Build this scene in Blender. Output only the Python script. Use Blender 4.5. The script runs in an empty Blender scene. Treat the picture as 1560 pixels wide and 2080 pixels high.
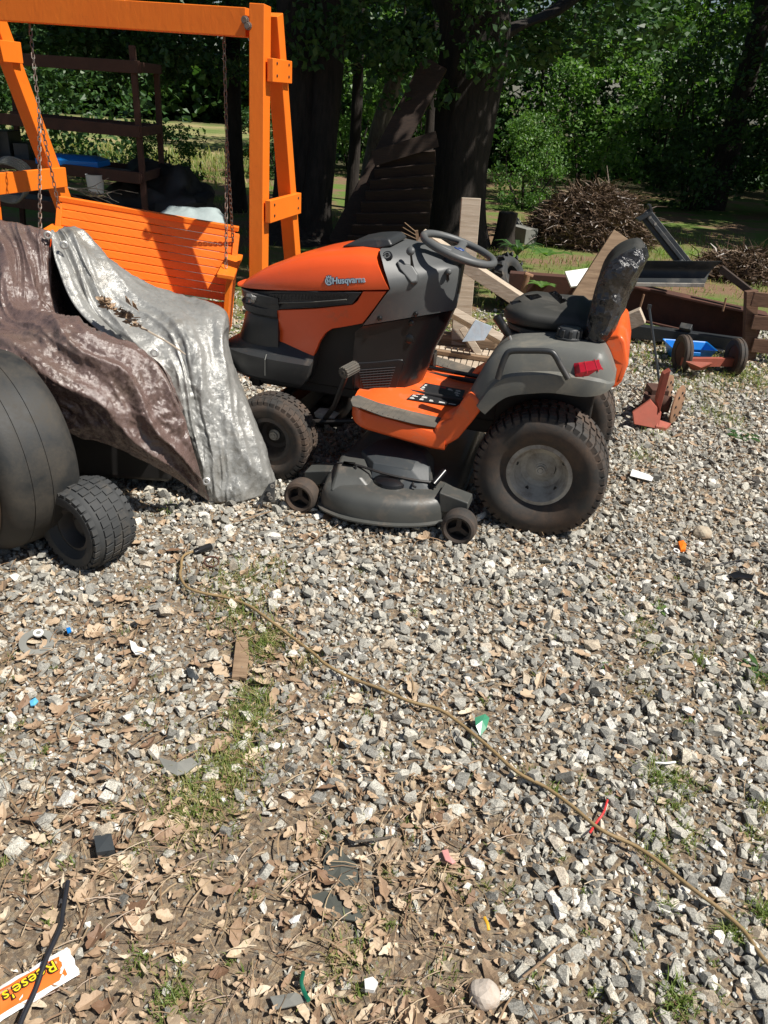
import bpy, bmesh, math, random
import numpy as np
from mathutils import Vector, Matrix, noise
from mathutils.bvhtree import BVHTree
rnd = random.Random(7)
NR = np.random.RandomState(11)
C = bpy.context.scene.collection
SC = bpy.context.scene

# ------------------------------------------------------------------ camera, sky, sun, exposure
F, CH, PITCH, ROLL = 1600.0, 1.68, math.radians(28), math.radians(4)
cam = bpy.data.cameras.new('camera'); camo = bpy.data.objects.new('camera', cam); C.objects.link(camo)
cam.sensor_fit = 'VERTICAL'; cam.sensor_height = 24; cam.lens = F / 2080 * 24
cam.clip_start = 0.05; cam.clip_end = 600
camo.location = (0, 0, CH); camo.rotation_euler = (Matrix.Rotation(math.pi / 2 - PITCH, 3, 'X') @ Matrix.Rotation(ROLL, 3, 'Z')).to_euler()
SC.camera = camo
SUN_AZ = Vector((0.92, -0.39)).normalized(); SUN_EL = math.radians(56.5)
w = bpy.data.worlds.new('World'); SC.world = w; w.use_nodes = True
nt = w.node_tree; bg = nt.nodes['Background']
sky = nt.nodes.new('ShaderNodeTexSky'); sky.sky_type = 'NISHITA'; sky.sun_disc = False
sky.sun_elevation = SUN_EL; sky.sun_rotation = math.atan2(SUN_AZ.x, SUN_AZ.y)
nt.links.new(sky.outputs[0], bg.inputs[0]); bg.inputs[1].default_value = 0.05
sl = bpy.data.lights.new('sun', 'SUN'); sl.energy = 5.0; sl.angle = math.radians(0.55); sl.color = (1, 0.95, 0.87)
so = bpy.data.objects.new('sun', sl); C.objects.link(so); so.location = (12, 2, 20)
sdir = Vector((SUN_AZ.x * math.cos(SUN_EL), SUN_AZ.y * math.cos(SUN_EL), math.sin(SUN_EL)))
so.rotation_euler = sdir.to_track_quat('Z', 'Y').to_euler()
vs = SC.view_settings
SC.display_settings.display_device = 'sRGB'
vs.view_transform = 'Standard'; vs.look = 'None'; vs.exposure = 0.45; vs.gamma = 1; vs.use_curve_mapping = False
SC.cycles.max_bounces = 6; SC.cycles.diffuse_bounces = 3; SC.cycles.glossy_bounces = 3; SC.cycles.transmission_bounces = 4

# ------------------------------------------------------------------ a pixel of the photograph -> a point of the place
cP, sP = math.cos(PITCH), math.sin(PITCH)
def ray(px, py):
    a = (px - 780) / F; b = -(py - 1040) / F
    a, b = a * math.cos(ROLL) - b * math.sin(ROLL), a * math.sin(ROLL) + b * math.cos(ROLL)
    return Vector((a, cP + b * sP, -sP + b * cP))
def Z(px, py, z=0.0):
    d = ray(px, py); t = (z - CH) / d.z
    return Vector((d.x * t, d.y * t, z))
def Y(px, py, y):
    d = ray(px, py); t = y / d.y
    return Vector((d.x * t, y, CH + d.z * t))
def PL(px, py, p, n):
    d = ray(px, py); o = Vector((0, 0, CH)); t = (Vector(p) - o).dot(n) / d.dot(n)
    return o + d * t
TO = Vector((0.836, 3.475, 0)); TH = math.radians(-15)
_M = Matrix.Rotation(-TH, 3, 'Z')
def T(px, py, y):                       # point of the mower's own frame (x to its rear, -y to the camera) on the plane y
    o = _M @ (Vector((0, 0, CH)) - TO); d = _M @ ray(px, py)
    return o + d * ((y - o.y) / d.y)

# ------------------------------------------------------------------ objects
ORG = {}
def prop(o, label=None, cat=None, group=None, kind=None):
    if label: o['label'] = label
    if cat: o['category'] = cat
    if group: o['group'] = group
    if kind: o['kind'] = kind
    return o
def thing(name, label, cat, loc=(0, 0, 0), rz=0, group=None, frame=False):
    o = bpy.data.objects.new(name, None); C.objects.link(o)
    o.empty_display_size = 0.1
    o.location = loc; o.rotation_euler = (0, 0, rz)
    ORG[o.name] = Vector((0, 0, 0)) if frame else Vector(loc)
    return prop(o, label, cat, group)
def link(name, me, mat, parent=None, org=None):
    o = bpy.data.objects.new(name, me); C.objects.link(o)
    if mat:
        if isinstance(mat, (list, tuple)):
            for m in mat: me.materials.append(m)
        elif not me.materials: me.materials.append(mat)
    if parent: o.parent = parent; ORG[o.name] = ORG.get(parent.name, Vector((0, 0, 0)))
    elif org is not None: o.location = org; ORG[o.name] = Vector(org)
    return o
def copy_tree(o, parent=None):
    c = o.copy(); C.objects.link(c); c.parent = parent
    ORG[c.name] = ORG.get(o.name, Vector((0, 0, 0)))
    for ch in list(o.children): copy_tree(ch, c)
    return c

class MB:
    def __init__(s): s.v = []; s.f = []; s.mi = []
    def add(s, v, f, m=0):
        o = len(s.v); s.v += [tuple(p) for p in v]; s.f += [tuple(i + o for i in q) for q in f]; s.mi += [m] * len(f)
        return s
    def box(s, c, size, R=None):
        c = Vector(c); R = R or Matrix.Identity(3)
        hx, hy, hz = [k / 2 for k in size]
        v = [c + R @ Vector((x * hx, y * hy, z * hz)) for x in (-1, 1) for y in (-1, 1) for z in (-1, 1)]
        return s.add(v, [(0, 1, 3, 2), (4, 6, 7, 5), (0, 4, 5, 1), (2, 3, 7, 6), (0, 2, 6, 4), (1, 5, 7, 3)])
    def bar(s, a, b, w, h, up=(0, 0, 1)):
        a, b = Vector(a), Vector(b); x = (b - a); L = x.length; x.normalize()
        up = Vector(up); y = up.cross(x)
        if y.length < 1e-4: y = Vector((0, 1, 0)).cross(x)
        y.normalize(); z = x.cross(y)
        return s.box((a + b) / 2, (L, w, h), Matrix((x, y, z)).transposed())
    def tube(s, path, r, n=8, closed=False, caps=True):
        P = [Vector(p) for p in path]; N = len(P)
        R = r if isinstance(r, (list, tuple)) else [r] * N
        o = len(s.v); pn = None
        for i in range(N):
            if closed: t = P[(i + 1) % N] - P[i - 1]
            else: t = P[min(i + 1, N - 1)] - P[max(i - 1, 0)]
            if t.length < 1e-9: t = Vector((0, 0, 1))
            t.normalize()
            if pn is None:
                pn = t.orthogonal().normalized()
            pn = (pn - t * pn.dot(t))
            if pn.length < 1e-6: pn = t.orthogonal()
            pn.normalize(); b = t.cross(pn)
            for k in range(n):
                a = 2 * math.pi * k / n
                s.v.append(tuple(P[i] + (pn * math.cos(a) + b * math.sin(a)) * R[i]))
        M = N if closed else N - 1
        for i in range(M):
            for k in range(n):
                j = (i + 1) % N
                s.f.append((o + i * n + k, o + i * n + (k + 1) % n, o + j * n + (k + 1) % n, o + j * n + k)); s.mi.append(0)
        if caps and not closed:
            s.f.append(tuple(o + k for k in range(n))[::-1]); s.f.append(tuple(o + (N - 1) * n + k for k in range(n))); s.mi += [0, 0]
        return s
    def loft(s, rings, caps=(True, True), closed=True, m=0):
        o = len(s.v); n = len(rings[0])
        for r in rings: s.v += [tuple(p) for p in r]
        for i in range(len(rings) - 1):
            for k in range(n if closed else n - 1):
                s.f.append((o + i * n + k, o + i * n + (k + 1) % n, o + (i + 1) * n + (k + 1) % n, o + (i + 1) * n + k)); s.mi.append(m)
        if closed and caps[0]: s.f.append(tuple(o + k for k in range(n))[::-1]); s.mi.append(m)
        if closed and caps[1]: s.f.append(tuple(o + (len(rings) - 1) * n + k for k in range(n))); s.mi.append(m)
        return s
    def lathe(s, prof, c, axis, n=40, closed=True):
        c = Vector(c); ax = Vector(axis).normalized(); u = ax.orthogonal().normalized(); w = ax.cross(u)
        rings = [[c + ax * t + (u * math.cos(a) + w * math.sin(a)) * r for (r, t) in prof] for a in [2 * math.pi * i / n for i in range(n)]]
        o = len(s.v); m = len(prof)
        for r in rings: s.v += [tuple(p) for p in r]
        for i in range(n):
            j = (i + 1) % n
            for k in range(m if closed else m - 1):
                s.f.append((o + i * m + k, o + i * m + (k + 1) % m, o + j * m + (k + 1) % m, o + j * m + k)); s.mi.append(0)
        return s
    def sym(s, poly):                    # a body whose near outline is mirrored in y = 0
        n = len(poly); v = [tuple(p) for p in poly] + [(p[0], -p[1], p[2]) for p in poly]
        return s.add(v, [tuple(range(n)), tuple(range(n, 2 * n))[::-1]] + [(i, (i + 1) % n, n + (i + 1) % n, n + i) for i in range(n)])
    def prism(s, pts, vec):
        vec = Vector(vec); n = len(pts); P = [Vector(p) for p in pts]
        return s.add(P + [p + vec for p in P], [tuple(range(n)), tuple(range(n, 2 * n))[::-1]] + [(i, (i + 1) % n, n + (i + 1) % n, n + i) for i in range(n)])
    def build(s, name, mat, parent=None, smooth=None, bevel=0, seg=2, org=None, sub=0, fix=True):
        if org is None and parent is not None: off = ORG.get(parent.name, Vector((0, 0, 0)))
        elif org is not None: off = Vector(org)
        elif parent is None:
            a = np.array(s.v); org = off = Vector(((a[:, 0].min() + a[:, 0].max()) / 2, (a[:, 1].min() + a[:, 1].max()) / 2, a[:, 2].min()))
        me = bpy.data.meshes.new(name)
        me.from_pydata([(p[0] - off[0], p[1] - off[1], p[2] - off[2]) for p in s.v], [], s.f)
        if any(s.mi): me.polygons.foreach_set('material_index', s.mi)
        if fix:
            bm = bmesh.new(); bm.from_mesh(me); bmesh.ops.recalc_face_normals(bm, faces=bm.faces); bm.to_mesh(me); bm.free()
        me.update()
        if smooth is not None:
            me.polygons.foreach_set('use_smooth', [True] * len(me.polygons))
            me.set_sharp_from_angle(angle=math.radians(smooth))
        o = link(name, me, mat, parent, org if parent is None else None)
        if bevel:
            b = o.modifiers.new('bevel', 'BEVEL'); b.width = bevel; b.segments = seg; b.limit_method = 'ANGLE'; b.angle_limit = math.radians(35)
            if smooth is None:
                me.polygons.foreach_set('use_smooth', [True] * len(me.polygons))
                b.harden_normals = True
        if sub:
            m = o.modifiers.new('subsurf', 'SUBSURF'); m.levels = sub; m.render_levels = sub
        return o
def np_mesh(name, V, Q, tint=None, smooth=False):
    V = np.asarray(V, dtype=np.float32); Q = np.asarray(Q, dtype=np.int32); k = Q.shape[1]
    me = bpy.data.meshes.new(name)
    me.vertices.add(len(V)); me.vertices.foreach_set('co', V.ravel())
    me.loops.add(Q.size); me.loops.foreach_set('vertex_index', Q.ravel())
    me.polygons.add(len(Q)); me.polygons.foreach_set('loop_start', np.arange(0, Q.size, k, dtype=np.int32))
    me.polygons.foreach_set('loop_total', np.full(len(Q), k, dtype=np.int32))
    me.polygons.foreach_set('use_smooth', np.full(len(Q), smooth, dtype=bool))
    me.update(calc_edges=True)
    if tint is not None:
        a = me.attributes.new('tint', 'FLOAT', 'POINT'); a.data.foreach_set('value', np.asarray(tint, dtype=np.float32))
    return me
def catmull(P, n):                        # P: (k, d) -> dense curve through the points
    P = np.asarray(P, float); k = len(P); out = []
    Q = np.vstack([2 * P[0] - P[1], P, 2 * P[-1] - P[-2]])
    for i in range(k - 1):
        a, b, c, d = Q[i], Q[i + 1], Q[i + 2], Q[i + 3]
        for t in np.linspace(0, 1, n, endpoint=False):
            out.append(0.5 * (2 * b + (c - a) * t + (2 * a - 5 * b + 4 * c - d) * t * t + (3 * b - a - 3 * c + d) * t ** 3))
    out.append(P[-1]); return np.array(out)
def curve_pts(P, n=6): return [Vector(p) for p in catmull([tuple(p) for p in P], n)]

# ------------------------------------------------------------------ materials
def hexc(h):
    h = h.lstrip('#'); c = [int(h[i:i + 2], 16) / 255 for i in (0, 2, 4)]
    return tuple(x / 12.92 if x <= 0.04045 else ((x + 0.055) / 1.055) ** 2.4 for x in c)
class NT:
    def __init__(s, name):
        s.m = bpy.data.materials.new(name); s.m.use_nodes = True; s.t = s.m.node_tree
        s.b = s.t.nodes['Principled BSDF']
    def n(s, typ, **kw):
        o = s.t.nodes.new(typ)
        for k, v in kw.items():
            if k.startswith('i_'):
                o.inputs[int(k[2:]) if k[2:].isdigit() else k[2:].replace('_', ' ')].default_value = v
            else: setattr(o, k, v)
        return o
    def l(s, a, b): s.t.links.new(a, b)
    def noise(s, scale, detail=4, rough=0.6, vec=None, dist=0.0):
        o = s.n('ShaderNodeTexNoise'); o.inputs['Scale'].default_value = scale; o.inputs['Detail'].default_value = detail
        o.inputs['Roughness'].default_value = rough; o.inputs['Distortion'].default_value = dist
        if vec is not None: s.l(vec, o.inputs['Vector'])
        return o.outputs['Fac']
    def coord(s, which='Object', scale=None):
        o = s.n('ShaderNodeTexCoord').outputs[which]
        if scale:
            m = s.n('ShaderNodeMapping'); m.inputs['Scale'].default_value = scale; s.l(o, m.inputs['Vector']); o = m.outputs[0]
        return o
    def pos(s): return s.n('ShaderNodeNewGeometry').outputs['Position']
    def ramp(s, fac, stops, interp='LINEAR'):
        r = s.n('ShaderNodeValToRGB'); r.color_ramp.interpolation = interp
        e = r.color_ramp.elements
        while len(e) < len(stops): e.new(0.5)
        for el, (p, c) in zip(e, stops):
            el.position = p; el.color = (*c, 1) if len(c) == 3 else c
        s.l(fac, r.inputs[0]); return r.outputs[0]
    def mix(s, fac, a, b, mode='MIX'):
        o = s.n('ShaderNodeMix', data_type='RGBA', blend_type=mode)
        for sock, v in ((o.inputs[0], fac), (o.inputs[6], a), (o.inputs[7], b)):
            if hasattr(v, 'is_linked'): s.l(v, sock)
            elif isinstance(v, (int, float)): sock.default_value = v
            else: sock.default_value = (*v, 1)
        return o.outputs[2]
    def mth(s, op, a, b=None, clamp=False):
        o = s.n('ShaderNodeMath', operation=op, use_clamp=clamp)
        for i, v in enumerate((a, b)):
            if v is None: continue
            if hasattr(v, 'is_linked'): s.l(v, o.inputs[i])
            else: o.inputs[i].default_value = v
        return o.outputs[0]
    def bump(s, h, strength=0.3, dist=0.01):
        o = s.n('ShaderNodeBump'); o.inputs['Strength'].default_value = strength; o.inputs['Distance'].default_value = dist
        s.l(h, o.inputs['Height']); s.l(o.outputs[0], s.b.inputs['Normal'])
    def col(s, c):
        if hasattr(c, 'is_linked'): s.l(c, s.b.inputs['Base Color'])
        else: s.b.inputs['Base Color'].default_value = (*c, 1)
    def rough(s, c):
        if hasattr(c, 'is_linked'): s.l(c, s.b.inputs['Roughness'])
        else: s.b.inputs['Roughness'].default_value = c
def solid(name, c, rough=0.6, metal=0.0, var=0.25, scale=14, bump=0.12, bscale=120, bdist=0.002, dirt=None, dscale=6, damt=0.5, droughness=0.9, coat=0.0, spec=0.5):
    t = NT(name); v = t.coord()
    n1 = t.noise(scale, 5, 0.6, v)
    c1 = t.mix(n1, tuple(x * (1 - var) for x in c), tuple(min(1, x * (1 + var)) for x in c))
    if dirt is not None:
        n2 = t.noise(dscale, 8, 0.68, v, 0.4)
        f = t.ramp(n2, [(max(0, 0.72 - damt * 0.5), (0, 0, 0)), (min(1, 0.88 - damt * 0.3), (1, 1, 1))])
        n3 = t.noise(dscale * 9, 4, 0.7, v)
        f2 = t.mth('MULTIPLY', f, t.mth('ADD', n3, 0.25), True)
        c1 = t.mix(f2, c1, dirt)
        t.rough(t.mth('ADD', t.mth('MULTIPLY', f2, droughness - rough), rough, True))
    else:
        t.rough(t.mth('ADD', t.mth('MULTIPLY', n1, 0.2), rough - 0.1, True))
    t.col(c1); t.b.inputs['Metallic'].default_value = metal
    t.b.inputs['Coat Weight'].default_value = coat; t.b.inputs['Coat Roughness'].default_value = 0.15
    t.b.inputs['Specular IOR Level'].default_value = spec
    if bump: t.bump(t.noise(bscale, 4, 0.6, v), bump, bdist)
    return t.m
def wood(name, c1, c2, gscale=(1, 14, 14), rough=0.8, bump=0.5, axis_scale=5.0, knots=True):
    t = NT(name); v = t.coord('Object', gscale)
    n = t.noise(axis_scale, 8, 0.65, v, 0.6)
    n2 = t.noise(3, 3, 0.5, t.coord())
    col = t.mix(t.ramp(n, [(0.3, (0, 0, 0)), (0.7, (1, 1, 1))]), c1, c2)
    col = t.mix(t.mth('MULTIPLY', n2, 0.4), col, tuple(x * 0.55 for x in c1))
    t.col(col); t.rough(rough); t.bump(n, bump, 0.004)
    return t.m
M = {}
M['hood_orange'] = solid('hood_orange', (0.80, 0.098, 0.018), 0.34, var=0.05, bump=0.02, dirt=(0.33, 0.13, 0.07), dscale=4, damt=0.25, coat=0.25)
M['step_orange'] = solid('step_orange', (0.80, 0.115, 0.02), 0.38, var=0.06, bump=0.03, dirt=(0.34, 0.16, 0.09), dscale=7, damt=0.42, coat=0.15)
M['dash_grey'] = solid('dash_grey', (0.090, 0.094, 0.095), 0.5, var=0.12, bump=0.1, bscale=500, bdist=0.0008, dirt=(0.19, 0.17, 0.14), dscale=5, damt=0.35)
M['fender_grey'] = solid('fender_grey', (0.125, 0.128, 0.118), 0.5, var=0.14, bump=0.1, bscale=450, bdist=0.0008, dirt=(0.24, 0.21, 0.16), dscale=6, damt=0.5)
M['bumper_black'] = solid('bumper_black', (0.028, 0.030, 0.032), 0.42, var=0.15, bump=0.06, bscale=400, bdist=0.0008, dirt=(0.11, 0.09, 0.07), damt=0.3)
M['black_plastic'] = solid('black_plastic', (0.009, 0.009, 0.010), 0.28, var=0.2, bump=0.05, dirt=(0.05, 0.038, 0.028), damt=0.2, dscale=9)
M['dark_metal'] = solid('dark_metal', (0.012, 0.011, 0.011), 0.55, 0.0, dirt=(0.05, 0.032, 0.022), damt=0.35)
M['deck_grey'] = solid('deck_grey', (0.062, 0.064, 0.060), 0.42, 0.0, var=0.2, bump=0.12, bscale=60, dirt=(0.15, 0.115, 0.085), dscale=9, damt=0.4)
M['cover_grey'] = solid('cover_grey', (0.038, 0.044, 0.048), 0.5, var=0.15, dirt=(0.13, 0.115, 0.09), dscale=7, damt=0.35)
M['tyre'] = solid('tyre', (0.030, 0.028, 0.026), 0.78, var=0.25, bump=0.25, bscale=180, dirt=(0.115, 0.072, 0.047), dscale=8, damt=0.62)
M['tyre_grey'] = solid('tyre_grey', (0.036, 0.038, 0.039), 0.75, var=0.2, bump=0.2, bscale=160, dirt=(0.14, 0.115, 0.085), dscale=6, damt=0.42)
M['old_tyre'] = solid('old_tyre', (0.016, 0.018, 0.019), 0.6, var=0.3, bump=0.25, bscale=90, dirt=(0.065, 0.055, 0.042), dscale=7, damt=0.7)
M['tyre_dust'] = solid('tyre_dust', (0.11, 0.085, 0.06), 0.9, var=0.4, bump=0.3, bscale=120, dirt=(0.27, 0.17, 0.10), dscale=7, damt=0.7)
M['rim'] = solid('rim', (0.48, 0.45, 0.39), 0.55, 0.0, var=0.2, bump=0.1, dirt=(0.10, 0.065, 0.045), dscale=9, damt=0.6)
M['rim_dark'] = solid('rim_dark', (0.05, 0.046, 0.042), 0.6, 0.0, var=0.2, dirt=(0.10, 0.065, 0.045), damt=0.5)
M['seat_black'] = solid('seat_black', (0.034, 0.034, 0.031), 0.6, var=0.2, bump=0.25, bscale=350, bdist=0.001, dirt=(0.11, 0.10, 0.085), dscale=5, damt=0.45)
M['rubber_pad'] = solid('rubber_pad', (0.085, 0.078, 0.066), 0.85, var=0.25, bump=0.3, bscale=200, dirt=(0.20, 0.16, 0.12), damt=0.6)
M['red_lens'] = solid('red_lens', (0.42, 0.008, 0.02), 0.16, var=0.1, bump=0.05, bscale=60, dirt=(0.4, 0.2, 0.18), damt=0.1, coat=0.6)
M['clear_lens'] = solid('clear_lens', (0.42, 0.41, 0.38), 0.25, var=0.3, scale=40, bump=0.4, bscale=90)
M['logo_grey'] = solid('logo_grey', (0.33, 0.42, 0.50), 0.4, var=0.1, bump=0)
M['logo_dark'] = solid('logo_dark', (0.035, 0.05, 0.075), 0.4, var=0.1, bump=0)
M['blue_mark'] = solid('blue_mark', (0.02, 0.07, 0.28), 0.4, bump=0)
M['label_black'] = solid('label_black', (0.02, 0.02, 0.022), 0.4, bump=0)
M['white_paint'] = solid('white_paint', (0.75, 0.74, 0.70), 0.6, var=0.08, bump=0.05)
M['paper'] = solid('paper', (0.80, 0.79, 0.75), 0.8, var=0.06, bump=0.2, bscale=60)
M['label_red'] = solid('label_red', (0.6, 0.03, 0.03), 0.5, bump=0)
M['steel'] = solid('steel', (0.42, 0.41, 0.39), 0.45, 0.8, var=0.3, dirt=(0.2, 0.12, 0.07), damt=0.4)
M['chain'] = solid('chain', (0.22, 0.20, 0.18), 0.5, 0.7, var=0.4, dirt=(0.20, 0.09, 0.045), damt=0.6, dscale=30)
M['rust'] = solid('rust', (0.085, 0.032, 0.02), 0.85, var=0.4, scale=9, bump=0.4, bscale=60, dirt=(0.035, 0.02, 0.015), dscale=5, damt=0.6)
M['rust_brown'] = solid('rust_brown', (0.075, 0.032, 0.021), 0.85, var=0.35, bump=0.4, bscale=80, dirt=(0.05, 0.026, 0.018), damt=0.5)
M['red_oxide'] = solid('red_oxide', (0.32, 0.075, 0.045), 0.75, var=0.3, scale=10, bump=0.3, bscale=70, dirt=(0.20, 0.09, 0.06), damt=0.55)
M['rust_tan'] = solid('rust_tan', (0.27, 0.15, 0.085), 0.85, var=0.25, bump=0.3, dirt=(0.16, 0.08, 0.05), damt=0.5)
M['plow_black'] = solid('plow_black', (0.022, 0.026, 0.03), 0.45, var=0.2, bump=0.1, dirt=(0.11, 0.10, 0.085), damt=0.45, dscale=5)
M['blue_plastic'] = solid('blue_plastic', (0.01, 0.20, 0.62), 0.4, var=0.1, bump=0.05)
M['pale_cloth'] = solid('pale_cloth', (0.30, 0.36, 0.36), 0.7, var=0.2, bump=0.3, bscale=12, bdist=0.02)
M['cord'] = solid('cord', (0.27, 0.185, 0.085), 0.55, var=0.15, scale=30, bump=0.1, dirt=(0.16, 0.11, 0.06), dscale=15, damt=0.45)
M['black_cord'] = solid('black_cord', (0.018, 0.019, 0.024), 0.42, var=0.2, bump=0.05)
M['concrete'] = solid('concrete', (0.20, 0.20, 0.18), 0.9, var=0.3, bump=0.4, bscale=50)
M['old_wood'] = wood('old_wood', (0.36, 0.28, 0.20), (0.64, 0.55, 0.44))
M['wood_brown'] = wood('wood_brown', (0.17, 0.105, 0.06), (0.36, 0.25, 0.155))
M['pallet_wood'] = wood('pallet_wood', (0.10, 0.05, 0.03), (0.22, 0.12, 0.075))
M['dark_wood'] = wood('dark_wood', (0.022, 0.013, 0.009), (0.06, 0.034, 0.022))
def painted_wood():
    t = NT('orange_paint'); v = t.coord(); g = t.coord('Object', (2.5, 40, 2.5))
    n = t.noise(4, 8, 0.6, g, 0.5); b = t.noise(3.5, 6, 0.65, v)
    c = t.mix(b, (0.78, 0.152, 0.007), (0.90, 0.215, 0.012))
    d = t.ramp(t.noise(9, 7, 0.7, v, 0.5), [(0.62, (0, 0, 0)), (0.8, (1, 1, 1))])
    t.col(t.mix(t.mth('MULTIPLY', d, 0.45), c, (0.42, 0.085, 0.01))); t.rough(0.5)
    t.bump(n, 0.5, 0.004); return t.m
M['orange_paint'] = painted_wood()
def bark(name, c1, c2, lich=0.0):
    t = NT(name); v = t.coord('Object', (1, 1, 0.16))
    n = t.noise(16, 8, 0.7, v, 0.3); col = t.mix(t.ramp(n, [(0.35, (0, 0, 0)), (0.7, (1, 1, 1))]), c1, c2)
    if lich: col = t.mix(t.ramp(t.noise(5, 5, 0.7, t.coord()), [(0.5, (0, 0, 0)), (0.75, (lich,) * 3)]), col, (0.3, 0.3, 0.26))
    t.col(col); t.rough(0.95); t.bump(n, 0.9, 0.03); return t.m
M['bark'] = bark('bark', (0.011, 0.009, 0.007), (0.040, 0.030, 0.024))
M['bark_pale'] = bark('bark_pale', (0.06, 0.05, 0.04), (0.24, 0.21, 0.17), 0.4)
def leafmat(name, c1, c2, c3, trans=0.3):
    t = NT(name)
    f = t.n('ShaderNodeAttribute', attribute_name='tint').outputs['Fac']
    c = t.ramp(f, [(0.0, c1), (0.55, c2), (1.0, c3)])
    t.col(c); t.rough(0.45); t.b.inputs['Specular IOR Level'].default_value = 0.4
    tr = t.n('ShaderNodeBsdfTranslucent'); t.l(t.mix(1.0, c, (1.5, 1.7, 0.7), 'MULTIPLY'), tr.inputs[0])
    ms = t.n('ShaderNodeMixShader'); ms.inputs[0].default_value = trans
    t.l(t.b.outputs[0], ms.inputs[1]); t.l(tr.outputs[0], ms.inputs[2])
    t.l(ms.outputs[0], t.t.nodes['Material Output'].inputs[0]); return t.m
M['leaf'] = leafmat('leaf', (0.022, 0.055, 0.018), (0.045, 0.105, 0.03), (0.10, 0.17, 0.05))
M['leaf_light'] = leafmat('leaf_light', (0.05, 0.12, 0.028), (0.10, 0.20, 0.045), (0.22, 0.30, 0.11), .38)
M['grass'] = leafmat('grass', (0.12, 0.17, 0.035), (0.19, 0.26, 0.07), (0.40, 0.34, 0.16), 0.35)
M['straw'] = leafmat('straw', (0.15, 0.085, 0.05), (0.28, 0.185, 0.11), (0.44, 0.34, 0.21), 0.1)
M['brush'] = leafmat('brush', (0.05, 0.03, 0.02), (0.13, 0.085, 0.055), (0.27, 0.20, 0.14), 0.05)
def stonemat(name, single):
    t = NT(name)
    f = t.n('ShaderNodeObjectInfo').outputs['Random'] if single else t.n('ShaderNodeAttribute', attribute_name='tint').outputs['Fac']
    c = t.ramp(f, [(0.0, (0.165, 0.162, 0.148)), (0.25, (0.295, 0.288, 0.258)), (0.55, (0.415, 0.402, 0.354)), (0.72, (0.49, 0.47, 0.405)), (0.83, (0.45, 0.37, 0.275)), (0.91, (0.60, 0.58, 0.52)), (1.0, (0.72, 0.70, 0.65))])
    p = t.pos(); n = t.noise(330, 3, 0.8, p); n2 = t.noise(70, 5, 0.7, p); n3 = t.noise(120, 3, .6, p, .8)
    c = t.mix(t.ramp(n3, [(.40, (0, 0, 0)), (.60, (.62, .62, .62))]), c, t.mix(1.0, c, (1.55, 1.53, 1.5), 'MULTIPLY'))
    c = t.mix(t.ramp(n, [(0.40, (0.85, 0.85, 0.85)), (0.55, (0, 0, 0))]), c, t.mix(1.0, c, (0.42, 0.42, 0.42), 'MULTIPLY'))
    c = t.mix(t.ramp(n2, [(0.54, (0, 0, 0)), (0.72, (0.6, 0.6, 0.6))]), c, (0.25, 0.20, 0.15))
    t.col(c); t.rough(0.9); t.b.inputs['Specular IOR Level'].default_value = .25; t.bump(t.noise(190, 5, .75, p), 0.6, 0.003); return t.m
M['stone'] = stonemat('stone', True); M['gravel'] = stonemat('gravel', False)
def deadmat(name, single):
    t = NT(name)
    f = t.n('ShaderNodeObjectInfo').outputs['Random'] if single else t.n('ShaderNodeAttribute', attribute_name='tint').outputs['Fac']
    c = t.ramp(f, [(0.0, (0.15, 0.08, 0.045)), (0.2, (0.28, 0.18, 0.11)), (0.55, (0.41, 0.295, 0.19)), (0.85, (0.50, 0.395, 0.275)), (1.0, (0.58, 0.49, 0.36))])
    n = t.noise(90, 5, 0.7, t.pos())
    c = t.mix(t.ramp(n, [(0.5, (0, 0, 0)), (0.8, (0.6, 0.6, 0.6))]), c, (0.14, 0.085, 0.05))
    t.col(c); t.rough(0.6); t.bump(n, 0.4, 0.004)
    return t.m
M['dead_leaf'] = deadmat('dead_leaf', True); M['litter'] = deadmat('litter', False)
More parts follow.
